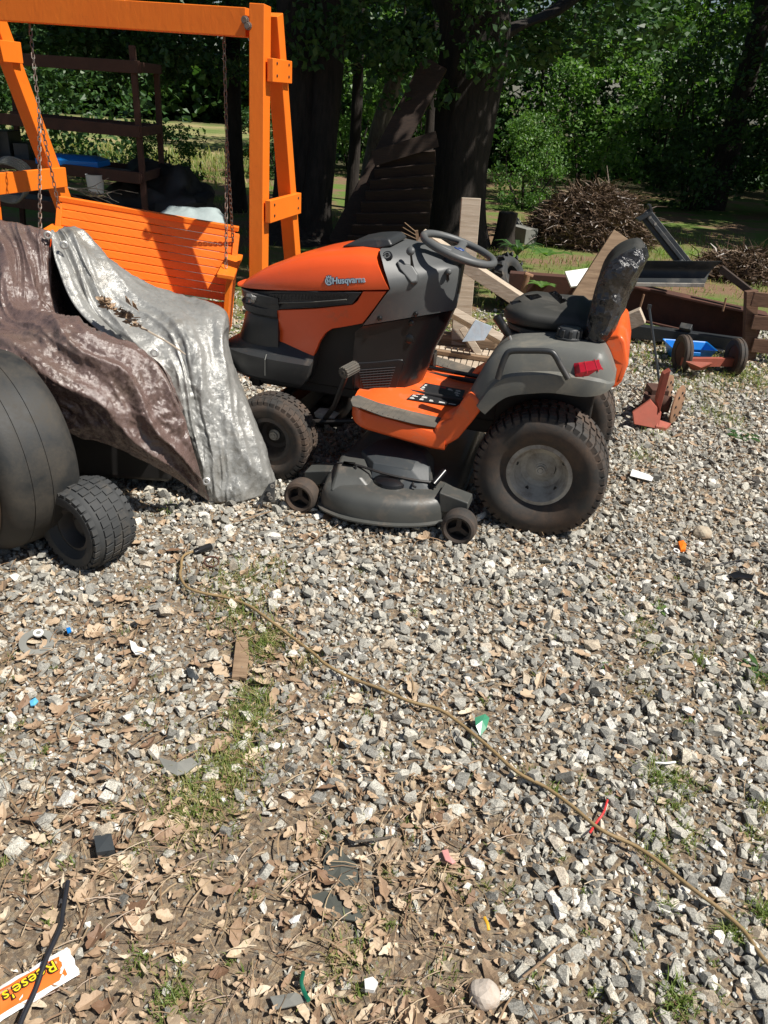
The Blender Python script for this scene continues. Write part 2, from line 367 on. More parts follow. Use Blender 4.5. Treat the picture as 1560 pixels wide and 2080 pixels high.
def groundmat():
    t = NT('ground'); p = t.pos()
    xyz = t.n('ShaderNodeSeparateXYZ'); t.l(p, xyz.inputs[0])
    n = t.noise(45, 8, 0.72, p); n2 = t.noise(1.3, 5, 0.6, p); n3 = t.noise(160, 4, 0.7, p)
    soil = t.mix(n, (0.09, 0.074, 0.06), (0.27, 0.22, 0.165))
    soil = t.mix(t.ramp(n3, [(0.55, (0, 0, 0)), (0.62, (0.8, 0.8, 0.8))]), soil, (0.33, 0.29, 0.24))
    vo = t.n('ShaderNodeTexVoronoi'); vo.inputs['Scale'].default_value = 95; t.l(p, vo.inputs['Vector'])
    sx = t.n('ShaderNodeSeparateColor'); t.l(vo.outputs['Color'], sx.inputs[0])
    crumbs = t.ramp(sx.outputs[0], [(0, (0.10, 0.075, 0.052)), (.35, (0.21, 0.15, 0.10)), (.65, (0.32, 0.235, 0.15)), (.85, (0.37, 0.28, 0.175)), (1, (0.24, 0.23, 0.20))])
    soil = t.mix(t.ramp(n, [(.38, (0, 0, 0)), (.55, (.85, .85, .85))]), soil, crumbs)
    red = t.mix(n, (0.14, 0.085, 0.052), (0.26, 0.175, 0.115))
    grass = t.mix(n, (0.06, 0.11, 0.025), (0.17, 0.24, 0.06))
    far = t.mix(t.ramp(n2, [(0.42, (0, 0, 0)), (0.58, (1, 1, 1))]), red, grass)
    y = xyz.outputs[1]
    yy = t.mth('ADD', y, t.mth('MULTIPLY', n2, 1.6))
    f1 = t.n('ShaderNodeMapRange'); f1.inputs[1].default_value = 5.6; f1.inputs[2].default_value = 7.2; t.l(yy, f1.inputs[0])
    c = t.mix(f1.outputs[0], soil, far)
    f2 = t.n('ShaderNodeMapRange'); f2.inputs[1].default_value = 19; f2.inputs[2].default_value = 22; t.l(yy, f2.inputs[0])
    field = t.mix(t.ramp(t.noise(0.5, 6, 0.7, p), [(.4, (0, 0, 0)), (.62, (1, 1, 1))]), (0.13, 0.18, 0.055), (0.33, 0.27, 0.14))
    f3 = t.n('ShaderNodeMapRange'); f3.inputs[1].default_value = 40; f3.inputs[2].default_value = 37; t.l(yy, f3.inputs[0])
    f4 = t.n('ShaderNodeMapRange'); f4.inputs[1].default_value = -2.5; f4.inputs[2].default_value = -5; t.l(xyz.outputs[0], f4.inputs[0])
    under = t.mix(n, (0.035, 0.04, 0.02), (0.09, 0.08, 0.045))
    c = t.mix(f2.outputs[0], c, t.mix(t.mth('MULTIPLY', f3.outputs[0], f4.outputs[0]), under, field))
    t.col(c); t.rough(1.0); t.b.inputs['Specular IOR Level'].default_value = 0.1; t.bump(n, 0.7, 0.02); return t.m
M['ground'] = groundmat()
def tarpmat(name, c1, c2, rough, metal, k1=.5, k2=.4, s1=16, s2=42, dirt=.6):
    t = NT(name); v = t.coord()
    n = t.noise(5, 6, 0.65, v, 0.5); n2 = t.noise(48, 8, 0.75, v, 1.2)
    c = t.mix(n, c1, c2)
    c = t.mix(t.ramp(t.noise(3.2, 7, 0.7, v, 0.3), [(0.52, (0, 0, 0)), (0.72, (dirt,) * 3)]), c, (0.16, 0.13, 0.09))
    t.col(c); t.rough(t.mth('ADD', t.mth('MULTIPLY', n2, 0.3), rough - 0.15)); t.b.inputs['Metallic'].default_value = metal; t.b.inputs['Specular IOR Level'].default_value = .75
    nz = t.n('ShaderNodeTexNoise'); nz.inputs['Scale'].default_value = 7; nz.inputs['Detail'].default_value = 5; t.l(v, nz.inputs['Vector'])
    def vm(op, a, b):
        o = t.n('ShaderNodeVectorMath', operation=op)
        for i, q in enumerate((a, b)):
            if q is None: continue
            if hasattr(q, 'is_linked'): t.l(q, o.inputs[i])
            elif isinstance(q, tuple): o.inputs[i].default_value = q
            else: o.inputs[3].default_value = q
        return o.outputs[0]
    warp = vm('ADD', v, vm('SCALE', nz.outputs['Color'], .22) if False else None) if False else None
    sc = t.n('ShaderNodeVectorMath', operation='SCALE'); t.l(nz.outputs['Color'], sc.inputs[0]); sc.inputs[3].default_value = .09
    wv = vm('ADD', v, sc.outputs[0]); acc = t.n('ShaderNodeNewGeometry').outputs['Normal']
    for s_, k_ in ((s1, k1), (s2, k2)):
        vo = t.n('ShaderNodeTexVoronoi'); vo.inputs['Scale'].default_value = s_; t.l(wv, vo.inputs['Vector'])
        c0 = vm('SUBTRACT', vo.outputs['Color'], (.5, .5, .5)); q = t.n('ShaderNodeVectorMath', operation='SCALE'); t.l(c0, q.inputs[0]); q.inputs[3].default_value = k_
        acc = vm('ADD', acc, q.outputs[0])
    nn = vm('NORMALIZE', acc, None)
    b = t.n('ShaderNodeBump'); b.inputs['Strength'].default_value = .42; b.inputs['Distance'].default_value = .008; t.l(n2, b.inputs['Height']); t.l(nn, b.inputs['Normal']); t.l(b.outputs[0], t.b.inputs['Normal'])
    return t.m
M['tarp_silver'] = tarpmat('tarp_silver', (0.24, 0.24, 0.225), (0.35, 0.35, 0.335), 0.33, 0.25, .16, .22, 26, 80, .75)
M['tarp_brown'] = tarpmat('tarp_brown', (0.105, 0.066, 0.057), (0.155, 0.108, 0.095), 0.26, 0.0, .24, .32, 26, 80, .3)
M['tape'] = tarpmat('tape', (0.014, 0.014, 0.016), (0.03, 0.03, 0.033), 0.22, 0.0, .8, .5, 30, 80, .2)
# ------------------------------------------------------------------ the riding mower, in its own frame
mower = thing('riding_mower', 'orange and grey riding lawn mower with black seat parked on the gravel', 'lawn mower', TO, TH, frame=True)
def lerp(a, b, t): return a + (b - a) * t
def interp(x, xs, ys): return float(np.interp(x, xs, ys))
HX0, HX1 = -1.675, -0.838
def hw(x):
    t = min(1, max(0, (x - HX0) / 0.88)); return 0.275 * math.sqrt(max(0, 1 - (1 - t) ** 3.0))
_ca, _cb = T(500, 588, -0.2), T(793, 588, -0.275)
def zc(x): return lerp(_ca.z, _cb.z, (x - _ca.x) / (_cb.x - _ca.x))
_tp = [T(px, py, -0.10) for px, py in ((492, 580), (505, 563), (540, 543), (600, 522), (650, 510), (690, 504), (770, 500))]
def zt(x): return max(zc(x) + 0.004, interp(x, [p.x for p in _tp], [p.z for p in _tp]))
def hy(x, z):                                     # half width of the hood flank at a height
    d = zc(x) - z; return hw(x) - (0.10 * d if d > 0 else 0)
def HS(px, py, out=0.0):
    y = -0.25
    for _ in range(6):
        p = T(px, py, y); y = -max(0.02, hy(p.x, p.z)) - out
    return T(px, py, y)
def xsec(x, shear):
    a, b, h = hw(x), zc(x), zt(x) - zc(x)
    prof = [(1.0, 0.0), (1.004, 0.10), (0.985, 0.32), (0.93, 0.60), (0.85, 0.80), (0.74, 0.91), (0.5, 0.97), (0.25, 0.99), (0, 1.0)]
    pts = [(x - shear * u[1], -a * u[0], b + h * u[1]) for u in prof]
    return pts + [(p[0], -p[1], p[2]) for p in pts[-2::-1]]
m = MB(); xs = [HX0 + 0.01 + (HX1 - HX0 - 0.01) * (i / 22) ** 1.35 for i in range(23)]
m.loft([xsec(x, 0.10 * (i / 22) ** 3) for i, x in enumerate(xs)], caps=(True, True))
m.build('hood', M['hood_orange'], mower, smooth=40)
# flank panels under the crease
def slab(name, pix, mat, out, th, far=True, bevel=0.004, parent=None, smooth=None):
    P = [HS(px, py, out) for px, py in pix]
    for side in ((1, -1) if far else (1,)):
        m = MB(); Q = [(p.x, p.y * side, p.z) for p in P]; n = len(Q)
        m.add(Q + [(p[0], p[1] + th * side, p[2]) for p in Q], [tuple(range(n)), tuple(range(n, 2 * n))[::-1]] + [(i, (i + 1) % n, n + (i + 1) % n, n + i) for i in range(n)])
        o = m.build(name, mat, parent or mower, bevel=bevel, smooth=smooth)
    return o
slab('hood_side_panel', [(520, 631), (560, 630), (640, 627), (716, 619), (726, 611), (737, 592), (785, 592), (762, 624), (737, 657), (700, 664), (674, 668), (661, 677), (650, 693), (632, 736), (590, 729), (541, 719), (524, 690), (510, 664)], M['hood_orange'], 0.0, 0.03)
slab('side_vent', [(503, 592), (560, 592), (640, 592), (734, 594), (715, 618), (640, 625), (560, 629), (527, 629), (507, 610)], M['bumper_black'], 0.004, 0.03, bevel=0.003)
slab('vent_opening', [(548, 597), (640, 595), (709, 597), (702, 608), (640, 612), (543, 615)], M['label_black'], 0.006, 0.01, bevel=0)
P = [HS(*q, 0.008) for q in ((541, 616), (640, 613), (704, 608.5))]
m = MB(); m.tube(P, 0.0028, 6); m.build('vent_lip', M['fender_grey'], mower)
m = MB()
for px in range(556, 702, 7):
    m.tube([HS(px, 597.5, 0.007), HS(px - 2, 613 - (px - 550) * .035, 0.007)], 0.0013, 4, caps=False)
for k in range(3):
    m.tube([HS(546, 600.5 + k * 4.5, 0.007), HS(640, 599 + k * 4, 0.007), HS(705, 599 + k * 2.6, 0.007)], 0.0011, 4, caps=False)
m.build('vent_mesh', M['bumper_black'], mower)
# nose, headlights and bumper: plan outlines lofted upward
def plan(x0, x1, wd, z, n=20, p=2.6, dz=0.0):
    r = []
    for i in range(n + 1):
        a = math.pi * i / n - math.pi / 2; c, s = math.cos(a), math.sin(a)
        r.append((x1 - (x1 - x0) * abs(c) ** (2 / p), wd * math.copysign(abs(s) ** (2 / p), s), z + dz * (1 - abs(c))))
    return r
zn = zc(-1.60)
nx = T(488, 640, -0.1).x
m = MB()
zg = zn - 0.90
m.loft([plan(nx - 0.02, -1.38, 0.215, 0.585), plan(nx + 0.005, -1.38, 0.215, 0.66), plan(nx + 0.015, -1.38, 0.215, 0.705), plan(nx + .03, -1.38, 0.21, 0.72), plan(nx + 0.01, -1.38, 0.225, 0.735), plan(nx, -1.38, 0.225, 0.765), plan(nx + 0.04, -1.37, 0.225, 0.768), plan(nx + 0.05, -1.37, 0.23, zn - .035), plan(nx + 0.005, -1.37, 0.235, zn - .033), plan(nx, -1.37, 0.236, zn - 0.004)])
m.build('front_grille', M['bumper_black'], mower, smooth=30); gbvh = BVHTree.FromPolygons([Vector(v) for v in m.v], m.f)
def onb(bvh, px, py, off):
    o = _M @ (Vector((0, 0, CH)) - TO); d = (_M @ ray(px, py)).normalized(); h = bvh.ray_cast(o, d); return h[0] - d * off
HLq = [(501, 596), (524, 597), (517, 615), (498, 615)]
for s in (1, -1):
    m = MB(); g_ = []
    for i in range(6):
        row = []
        for j in range(4):
            q = Vector(HLq[0]).lerp(Vector(HLq[1]), i / 5).lerp(Vector(HLq[3]).lerp(Vector(HLq[2]), i / 5), j / 3); p = onb(gbvh, q.x, q.y, .008 if 0 < i < 5 and 0 < j < 3 else .001); row.append((p.x, p.y * s, p.z))
        g_.append(row)
    m.loft(g_, closed=False); m.build('headlight', M['clear_lens'], mower)
bx = T(457, 735, -0.1).x
m = MB()
m.loft([plan(bx + 0.06, -1.25, 0.255, 0.425, p=3), plan(bx + 0.02, -1.23, 0.272, 0.445, p=3), plan(bx + 0.003, -1.205, 0.285, 0.49, p=3), plan(bx, -1.195, 0.288, 0.533, p=3), plan(bx + 0.006, -1.192, 0.288, 0.548, p=3), plan(bx + 0.035, -1.19, 0.254, 0.560, p=3), plan(bx + 0.075, -1.19, 0.22, 0.59, p=3), plan(bx + 0.1, -1.28, 0.18, 0.63, p=3)])
m.build('bumper', M['bumper_black'], mower, smooth=16)
m = MB(); m.tube([T(541, 720, -0.264), T(538, 731, -0.288), T(538, 763, -0.289)], 0.002, 5); m.build('bumper_seam', M['fender_grey'], mower)
# lettering and crowned emblem on the flank
def text_mesh(txt, name, size, ext, mat, parent, mw, bold=0.0, spacing=1.0):
    cu = bpy.data.curves.new(name, 'FONT'); cu.body = txt; cu.size = size; cu.extrude = ext; cu.offset = bold; cu.space_character = spacing
    cu.resolution_u = 3
    o = bpy.data.objects.new(name, cu); C.objects.link(o); bpy.context.view_layer.update()
    me = bpy.data.meshes.new_from_object(o.evaluated_get(bpy.context.evaluated_depsgraph_get()))
    bpy.data.objects.remove(o); me.materials.clear()
    me.transform(mw); me.name = name
    return link(name, me, mat, parent)
p0, p1 = T(673, 580, -0.279), T(745, 576, -0.279)
def flank_frame(px, py, x_dir, out):
    a = T(px, py, -0.28); x = (x_dir[1] - x_dir[0]).normalized(); zz = zt(a.x) - zc(a.x)
    h = (a.z - zc(a.x)) / zz
    n = Vector((0, -0.985, 0.17)); y = n.cross(x).normalized(); n = x.cross(y)
    a.y = -hw(a.x) * interp(h, [0, .1, .32, .6], [1, 1.004, .985, .93]) - out
    R = Matrix((x, y, n)).transposed().to_4x4(); R.translation = a; return R
Lw = (p1 - p0).length
for out, mat, bold in ((0.0035, 'logo_dark', 0.0032), (0.0055, 'logo_grey', 0.0007)):
    text_mesh('Husqvarna', 'lettering', 0.038, 0.0012, M[mat], mower, flank_frame(674, 577.5, (p0, p1), out) @ Matrix.Diagonal((0.94, 1, 1, 1)), bold)
R = flank_frame(666.5, 572, (p0, p1), 0.004)
m = MB(); m.lathe([(0.0125, -0.001), (0.0175, -0.001), (0.0175, 0.002), (0.0125, 0.002)], (0, 0, 0), (0, 0, 1), 20)
for k in (-1, 0, 1):
    m.box((k * 0.009, 0.0195 - abs(k) * .002, 0.001), (0.0035, 0.007, 0.003)); 
m.box((-0.0055, 0, 0.001), (0.0035, 0.018, 0.003)); m.box((0.0055, 0, 0.001), (0.0035, 0.018, 0.003)); m.box((0, 0, 0.001), (0.009, 0.0035, 0.0025))
m.v = [tuple(R @ Vector(p)) for p in m.v]; m.build('emblem', M['logo_grey'], mower)
m = MB(); m.lathe([(0.0001, 0), (0.020, 0), (0.020, 0.001), (0.0001, 0.001)], (0, 0, 0), (0, 0, 1), 20)
for k in (-1, 0, 1): m.box((k * 0.009, 0.020 - abs(k) * .002, 0), (0.007, 0.012, 0.002))
m.v = [tuple(R @ Vector((p[0], p[1], p[2] - .002))) for p in m.v]; m.build('emblem_backing', M['logo_dark'], mower)
# air scoop at the rear of the hood
m = MB(); sc_ = [(692, 502, .13), (715, 491, .125), (745, 485, .12), (772, 483, .115), (790, 484, .115), (798, 499, .13), (770, 506, .14)]
m.sym([T(px, py, -w_) for px, py, w_ in sc_]); m.build('hood_scoop', M['bumper_black'], mower, bevel=0.012, seg=3)
m = MB(); m.sym([T(px, py, -w_) for px, py, w_ in ((768, 486, .095), (789, 485.5, .095), (796, 497, .1), (771, 497, .1))])
m.v = [(v[0] + 0.004, v[1], v[2] + 0.001) for v in m.v]; m.build('scoop_opening', M['label_black'], mower, bevel=0.004)
# dash tower
def symb(name, pix, mat, bevel=0.01, seg=3, smooth=None, parent=None):
    m = MB(); m.sym([T(px, py, -w_) for px, py, w_ in pix]); return m.build(name, mat, parent or mower, bevel=bevel, seg=seg, smooth=smooth)
BV = {}
def ringbody(name, rows, mat, smooth=45, parent=None):   # rows of (px, py, halfwidth) pairs: front and rear edge of the body at one level
    m = MB(); rings = []
    for (f, r) in rows:
        a, b = T(*f[:2], -f[2]), T(*r[:2], -r[2]); pts = []
        for k in range(7):
            t = k / 6; q = a.lerp(b, t); pts.append(q)
        rear = []
        for k in range(1, 6):
            t = k / 6; q = Vector((b.x + 0.05 * math.sin(math.pi * t), lerp(b.y, -b.y, t), b.z)); rear.append(q)
        rings.append(pts + rear + [Vector((q.x, -q.y, q.z)) for q in pts[::-1]])
    m.loft(rings); BV[name] = BVHTree.FromPolygons([Vector(v) for v in m.v], m.f); return m.build(name, mat, parent or mower, smooth=smooth)
ringbody('dash_panel', [((737, 661, .272), (893, 635, .12)), ((752, 642, .276), (899, 608, .12)), ((780, 603, .277), (904, 574, .12)), ((793, 587, .276), (907, 550, .12)), ((787, 566, .272), (903, 543, .12)), ((781, 548, .26), (885, 535, .11)), ((776, 528, .245), (860, 522, .11)), ((772, 514, .22), (838, 508, .11)), ((772, 506, .16), (815, 501, .10))], M['dash_grey'])
ringbody('side_cover', [((737, 663, .262), (891, 637, .115)), ((722, 674, .262), (878, 668, .115)), ((718, 710, .26), (850, 718, .13)), ((716, 745, .255), (838, 753, .14)), ((716, 790, .25), (818, 795, .15)), ((730, 806, .24), (800, 812, .15))], M['black_plastic'])
def hitp(nm, px, py, off=0.0):
    o = _M @ (Vector((0, 0, CH)) - TO); d = (_M @ ray(px, py)).normalized(); h = BV[nm].ray_cast(o, d)
    if h[0] is None: h = BV[nm].find_nearest(T(px, py, -.2))
    return h[0] - d * off
# pressed louvre plate on the cover
def plate(name, pix, y, mat, th=0.012, bevel=0.003, parent=None):
    m = MB(); P = [hitp('side_cover', px, py, .006) for px, py in pix]; m.prism(P, (0, th, 0)); return m.build(name, mat, parent or mower, bevel=bevel)
lp = plate('louvre_plate', [(718, 737), (760, 735), (808, 730), (818, 731), (821, 738), (803, 795), (740, 793), (718, 790)], -0.268, M['black_plastic'], 0.02, 0.006)
m = MB()
for k in range(8):
    a, b = hitp('side_cover', 728 + k * 1.5, 752 + k * 5, .010), hitp('side_cover', 803 - k * 1.6, 746 + k * 5.4, .010); m.tube([a, b], 0.0018, 5)
for k in range(10):
    a, b = hitp('side_cover', 729 + k * 7.5, 752, .009), hitp('side_cover', 734 + k * 6, 788, .009); m.tube([a, b], 0.0012, 4)
m.build('louvre_mesh', M['bumper_black'], mower)
for (px, py, r, w_) in ((772, 646, .011, .268), (845, 637, .011, .235), (836, 655, .012, .232), (832, 688, .02, .225)):
    c = hitp('dash_panel' if py < 650 else 'side_cover', px, py, 0); m = MB(); m.lathe([(0.0001, 0), (r, 0), (r, -.008), (r * .6, -.012), (0.0001, -.012)], c, (0, 1, 0), 14, closed=False); m.build('screw', M['black_plastic'], mower, smooth=40)
# ignition, throttle levers and knobs on the dash
c = hitp('dash_panel', 787, 521, 0); nrm = Vector((-0.1, -0.75, 0.65))
m = MB(); m.lathe([(0.0001, 0.004), (0.012, 0.004), (0.013, 0.008), (0.022, 0.008), (0.023, -0.004)], c, nrm, 20, closed=False); m.build('ignition', M['black_plastic'], mower, smooth=40)
m = MB(); m.lathe([(0.010, 0.009), (0.016, 0.009), (0.016, 0.011), (0.010, 0.011)], c, nrm, 20); m.box(c + nrm.normalized() * 0.012, (0.028, 0.004, 0.004)); m.build('ignition_ring', M['dash_grey'], mower)
for (base, top, r) in (((838, 545), (834, 510), .019), ((909, 568), (911, 552), .014)):
    y = -0.235 if r > .015 else -.215
    a = hitp('dash_panel', *base, -.004); b = T(*top, a.y - .02); m = MB(); m.tube([a, a.lerp(b, .5), b], [.009, .005, .005], 7); lv = m.build('lever', M['black_plastic'], mower, smooth=40)
    m = MB(); d = (b - a).normalized(); q = Vector((-.2, -.8, .5)).normalized(); m.lathe([(0.0001, .012), (r * .6, .011), (r, .004), (r, -.004), (r * .6, -.010), (0.0001, -.011)], b, q, 16, closed=False); m.build('knob', M['dash_grey'], lv, smooth=60)
m = MB(); m.prism([hitp('dash_panel', px, py, .016) for px, py in ((803, 528), (838, 538), (850, 556), (847, 573), (836, 576), (812, 546))], (0, .05, -.03)); m.build('control_housing', M['dash_grey'], mower, bevel=0.010, seg=3)
# steering column and wheel
wc = Vector((-0.552, 0, 0)); wa, wb = T(858, 474, 0), T(1007, 538, 0); wc = (wa + wb) / 2; WR = (wb - wa).length / 2 - 0.012
ax = (wb - wa).normalized(); wn = Vector((-ax.z, 0, ax.x))
if wn.z < 0: wn = -wn
wn = (wn + Vector((0, 0.0, 0.0))).normalized(); side = wn.cross(ax)
m = MB(); m.tube([wc - wn * 0.22 + Vector((-.03, 0, 0)), wc - wn * 0.16, wc - wn * 0.10, wc - wn * 0.05, wc - wn * 0.03], [.085, .078, .06, .05, .045], 18); m.build('steering_column', M['black_plastic'], mower, smooth=50)
def wp(a, r, h): return wc + (ax * math.cos(a) + side * math.sin(a)) * r + wn * h
sw = None
m = MB(); m.tube([wp(2 * math.pi * k / 48, WR, 0.0) for k in range(48)], 0.0165, 12, closed=True); sw = m.build('steering_wheel', M['dash_grey'], mower, smooth=60)
m = MB()
for a in (math.radians(95), math.radians(-20), math.radians(-150)):
    q = a
    P = [wp(q, r, h) for r, h in ((WR, 0), (WR * .82, -0.004), (WR * .6, -0.012), (WR * .3, -0.014), (0.0, -0.014))]
    sd = wn.cross((P[0] - P[-1]).normalized())
    rings = []
    for p, wd, th in zip(P, (.030, .019, .021, .035, .05), (.013, .012, .012, .013, .014)):
        rings.append([p + sd * wd * math.cos(t) + wn * th * math.sin(t) for t in [2 * math.pi * k / 12 for k in range(12)]])
    m.loft(rings)
m.build('spoke', M['dash_grey'], sw, smooth=60)
m = MB(); m.lathe([(0.0001, 0.010), (0.04, 0.008), (0.062, 0.0), (0.066, -0.015), (0.05, -0.04), (0.0001, -0.05)], wc - wn * 0.01, wn, 28, closed=False); m.build('hub', M['dash_grey'], sw, smooth=50)
m = MB(); m.tube([wc + wn * 0.0 + (ax * math.cos(a) * .022 + side * math.sin(a) * .014) + wn * .001 for a in [math.radians(d) for d in range(-150, 120, 15)]], 0.003, 6); m.build('hub_mark', M['blue_mark'], sw)
# ---- frame, engine and axle in the dark below
m = MB()
for s in (-1, 1): m.box((-0.75, 0.15 * s, 0.42), (1.62, 0.02, 0.09))
m.box((-1.14, 0, 0.60), (0.46, 0.34, 0.36)); m.box((-1.52, 0, 0.42), (0.05, 0.34, 0.12)); m.box((-0.55, 0, 0.36), (0.7, 0.3, 0.10)); m.box((-0.12, 0, 0.50), (0.42, 0.40, 0.26)); m.box((-0.86, 0, .58), (.12, .2, .4))
m.build('chassis', M['dark_metal'], mower, bevel=0.01)
m = MB(); m.tube([(-1.33, -0.34, 0.22), (-1.33, 0.34, 0.22)], 0.025, 10); m.box((-1.33, 0, 0.28), (0.07, 0.5, 0.07)); m.tube([(-.045, -.35, .275), (-.045, .35, .275)], .035, 10)
m.tube([(-1.3, -.25, .24), (-.9, -.2, .3)], .012, 8); m.tube([(-1.42, -.3, .3), (-1.42, .3, .3)], .02, 8); m.build('axle', M['dark_metal'], mower, smooth=40)['kind'] = 'stuff'
m = MB(); m.prism([T(637, 838, -.2), T(655, 840, -.2), T(680, 850, -.2), T(665, 857, -.2), T(640, 848, -.2)], (0, .08, 0)); m.build('frame_bracket', M['rim'], mower, bevel=.004)
# clutch pedal: arm and ribbed rubber roller
m = MB(); m.tube([T(707, 752, -.36), T(692, 790, -.34), T(679, 825, -.32), T(668, 840, -.3), T(660, 850, -.2)], .012, 8); pd = m.build('pedal_arm', M['dark_metal'], mower, smooth=40)
a, b = T(697, 758, -.40), T(718, 744, -.34); b = Vector((a.x + .03, -.32, a.z + .012))
m = MB(); m.tube([a, b], 0.024, 16)
d = (b - a).normalized(); u = d.orthogonal().normalized(); v_ = d.cross(u)
for k in range(14):
    q = (u * math.cos(k * math.tau / 14) + v_ * math.sin(k * math.tau / 14)) * .0245; m.tube([a + q, b + q], .0035, 5)
m.lathe([(.006, -.003), (.014, -.004), (.014, .0), (.006, 0)], a, d, 12)
m.build('pedal_roller', M['rubber_pad'], pd, smooth=40)
# ---- running board (orange) with pads, tunnel and warning label
zpad = 0.425
pa, pb = T(700, 800, -.44), T(905, 855, -.46)
x0s, x1s = T(699, 815, -.46).x, -0.49
def step_sec(x, t):
    e = min(1, (x - x0s) / 0.12); wd = 0.30 + (0.475 - 0.30) * math.sqrt(max(0, 1 - (1 - e) ** 2))
    zz = lerp(0.462, 0.415, min(1, t * 1.15)); lo = zz - 0.085
    pts = [(x, -wd + .012, lo - .004), (x, -wd, lo + .008), (x, -wd, zz - .035), (x, -wd + .008, zz - .012), (x, -wd + .03, zz), (x, -wd + .20, zz), (x, -wd + .215, zz + .006), (x, -.15, zz + .028), (x, 0, zz + .035)]
    return pts + [(p[0], -p[1], p[2]) for p in pts[-2::-1]]
m = MB(); N = 18; m.loft([step_sec(x0s + (x1s - x0s) * (i / N) ** 1.3, (i / N) ** 1.3) for i in range(N + 1)], closed=True)
m.build('running_board', M['step_orange'], mower, smooth=40)
def on_step(px, py, dz=0.003):
    y = -.4
    p = T(px, py, y)
    for _ in range(14):
        t = ((p.x - x0s) / (x1s - x0s)); zz = lerp(0.462, 0.415, min(1, max(0, t) * 1.15)); wd = .475
        yy = abs(p.y); z = zz if yy > wd - .2 else zz + interp(yy, [0, .15, wd - .215, wd - .2], [.035, .028, .006, 0])
        z += dz
        o = _M @ (Vector((0, 0, CH)) - TO); d = _M @ ray(px, py); p = o + d * ((z - o.z) / d.z)
    return p
def pad_at(pixels, sgn):
    P = [on_step(px, py, .002) for px, py in pixels]; m = MB(); m.prism([(p.x, p.y * sgn, p.z) for p in P], (0, 0, .005)); return m.build('foot_pad', M['rubber_pad'], mower, bevel=.002)
padpx = [(712, 815), (716, 807), (728, 804), (770, 820), (840, 838), (905, 852), (893, 871), (840, 862), (775, 846), (735, 831), (716, 826)]
for s in (1, -1):
    po = pad_at(padpx, s)
    for k in range(9):
        a, b = on_step(733 + k * 11, 828 + k * 3.2, .0085), on_step(748 + k * 11, 812 + k * 3.0, .0085)
        m = MB(); m.tube([(a.x, a.y * s, a.z), (b.x, b.y * s, b.z)], .0022, 5); m.build('pad_rib', M['rubber_pad'], po)
lab = [on_step(*q, .0035) for q in ((826, 811), (864, 778), (945, 793), (932, 826))]
m = MB(); m.prism(lab, (0, 0, .0012)); wl = m.build('warning_label', M['label_black'], mower)
def quad_on(u0, v0, u1, v1):
    f = lambda u, v: lab[0].lerp(lab[3], u).lerp(lab[1].lerp(lab[2], u), v) + Vector((0, 0, .0016))
    return [f(u0, v0), f(u1, v0), f(u1, v1), f(u0, v1)]
mw_, mr_ = MB(), MB()
for cx in range(5):
    for rr in range(7):
        if (cx, rr) in ((1, 5), (1, 4), (2, 6)): (mr_).add(quad_on(cx * .19 + .02, rr * .13 + .06, cx * .19 + .16, rr * .13 + .16), [(0, 1, 2, 3)]); continue
        u0 = cx * .19 + .03
        mw_.add(quad_on(u0, rr * .13 + .06, u0 + rnd.uniform(.07, .14), rr * .13 + .09), [(0, 1, 2, 3)])
        mw_.add(quad_on(u0, rr * .13 + .11, u0 + rnd.uniform(.05, .14), rr * .13 + .135), [(0, 1, 2, 3)])
mw_.build('label_print', M['white_paint'], wl, fix=False); mr_.build('label_warning_mark', M['label_red'], wl, fix=False)
m = MB(); q = on_step(862, 752, 0); m.box((q.x + .02, .24, .50), (.03, .07, .09)); m.tube([(q.x, .2, .47), (q.x + .35, .2, .46)], .012, 8); m.build('brake_pedal', M['black_plastic'], mower, bevel=.008)
# ---- orange riser in front of each rear fender
for s in (1, -1):
    O = [T(*q, -.47) for q in ((882, 868), (878, 900), (905, 907), (930, 892), (960, 856), (985, 822), (972, 812), (953, 797), (935, 820), (915, 850))]
    m = MB(); m.prism([(p.x, p.y * s, p.z) for p in O], (0, .2 * s, 0)); m.build('fender_riser', M['step_orange'], mower, bevel=.014, seg=3)
# ---- grey fenders
top = [(951, 800), (965, 775), (985, 742), (1005, 722), (1030, 710), (1070, 707), (1120, 707), (1170, 712), (1215, 720), (1232, 735), (1243, 760), (1249, 776)]
low = [(985, 842), (995, 832), (1008, 820), (1025, 809), (1045, 803), (1075, 800), (1115, 798), (1150, 802), (1180, 806), (1210, 806), (1232, 802), (1247, 792)]
rngs = []
tp_, lw_ = curve_pts([T(*q, -.45) for q in top], 3), curve_pts([T(*q, -.485) for q in low], 3)
nst = len(tp_)
for i, (a, b) in enumerate(zip(tp_, lw_)):
    t = i / (nst - 1); inn = -.16; sh = 0.0 if t < .75 else (t - .75) / .25
    yo = -.485 + .075 * sh ** 1.5; yt = -.45 + .07 * sh ** 1.5
    rngs.append([Vector((b.x, yo + .03, b.z)), Vector((b.x, yo, b.z)), Vector((lerp(b.x, a.x, .25), yo - .002, lerp(b.z, a.z, .22))), Vector((lerp(b.x, a.x, .45), yo + .004, lerp(b.z, a.z, .42))), Vector((lerp(b.x, a.x, .52), yo + .022, lerp(b.z, a.z, .48))), Vector((lerp(b.x, a.x, .85), yt + .004, lerp(b.z, a.z, .86))), Vector((a.x, yt + .025, a.z)), Vector((a.x, yt + .08, a.z + .006)), Vector((a.x, inn - .05, a.z + .008)), Vector((a.x, inn, a.z - .01)), Vector((a.x, inn, a.z - .05)), Vector((lerp(b.x, a.x, .6), yo + .04, lerp(b.z, a.z, .5)))])
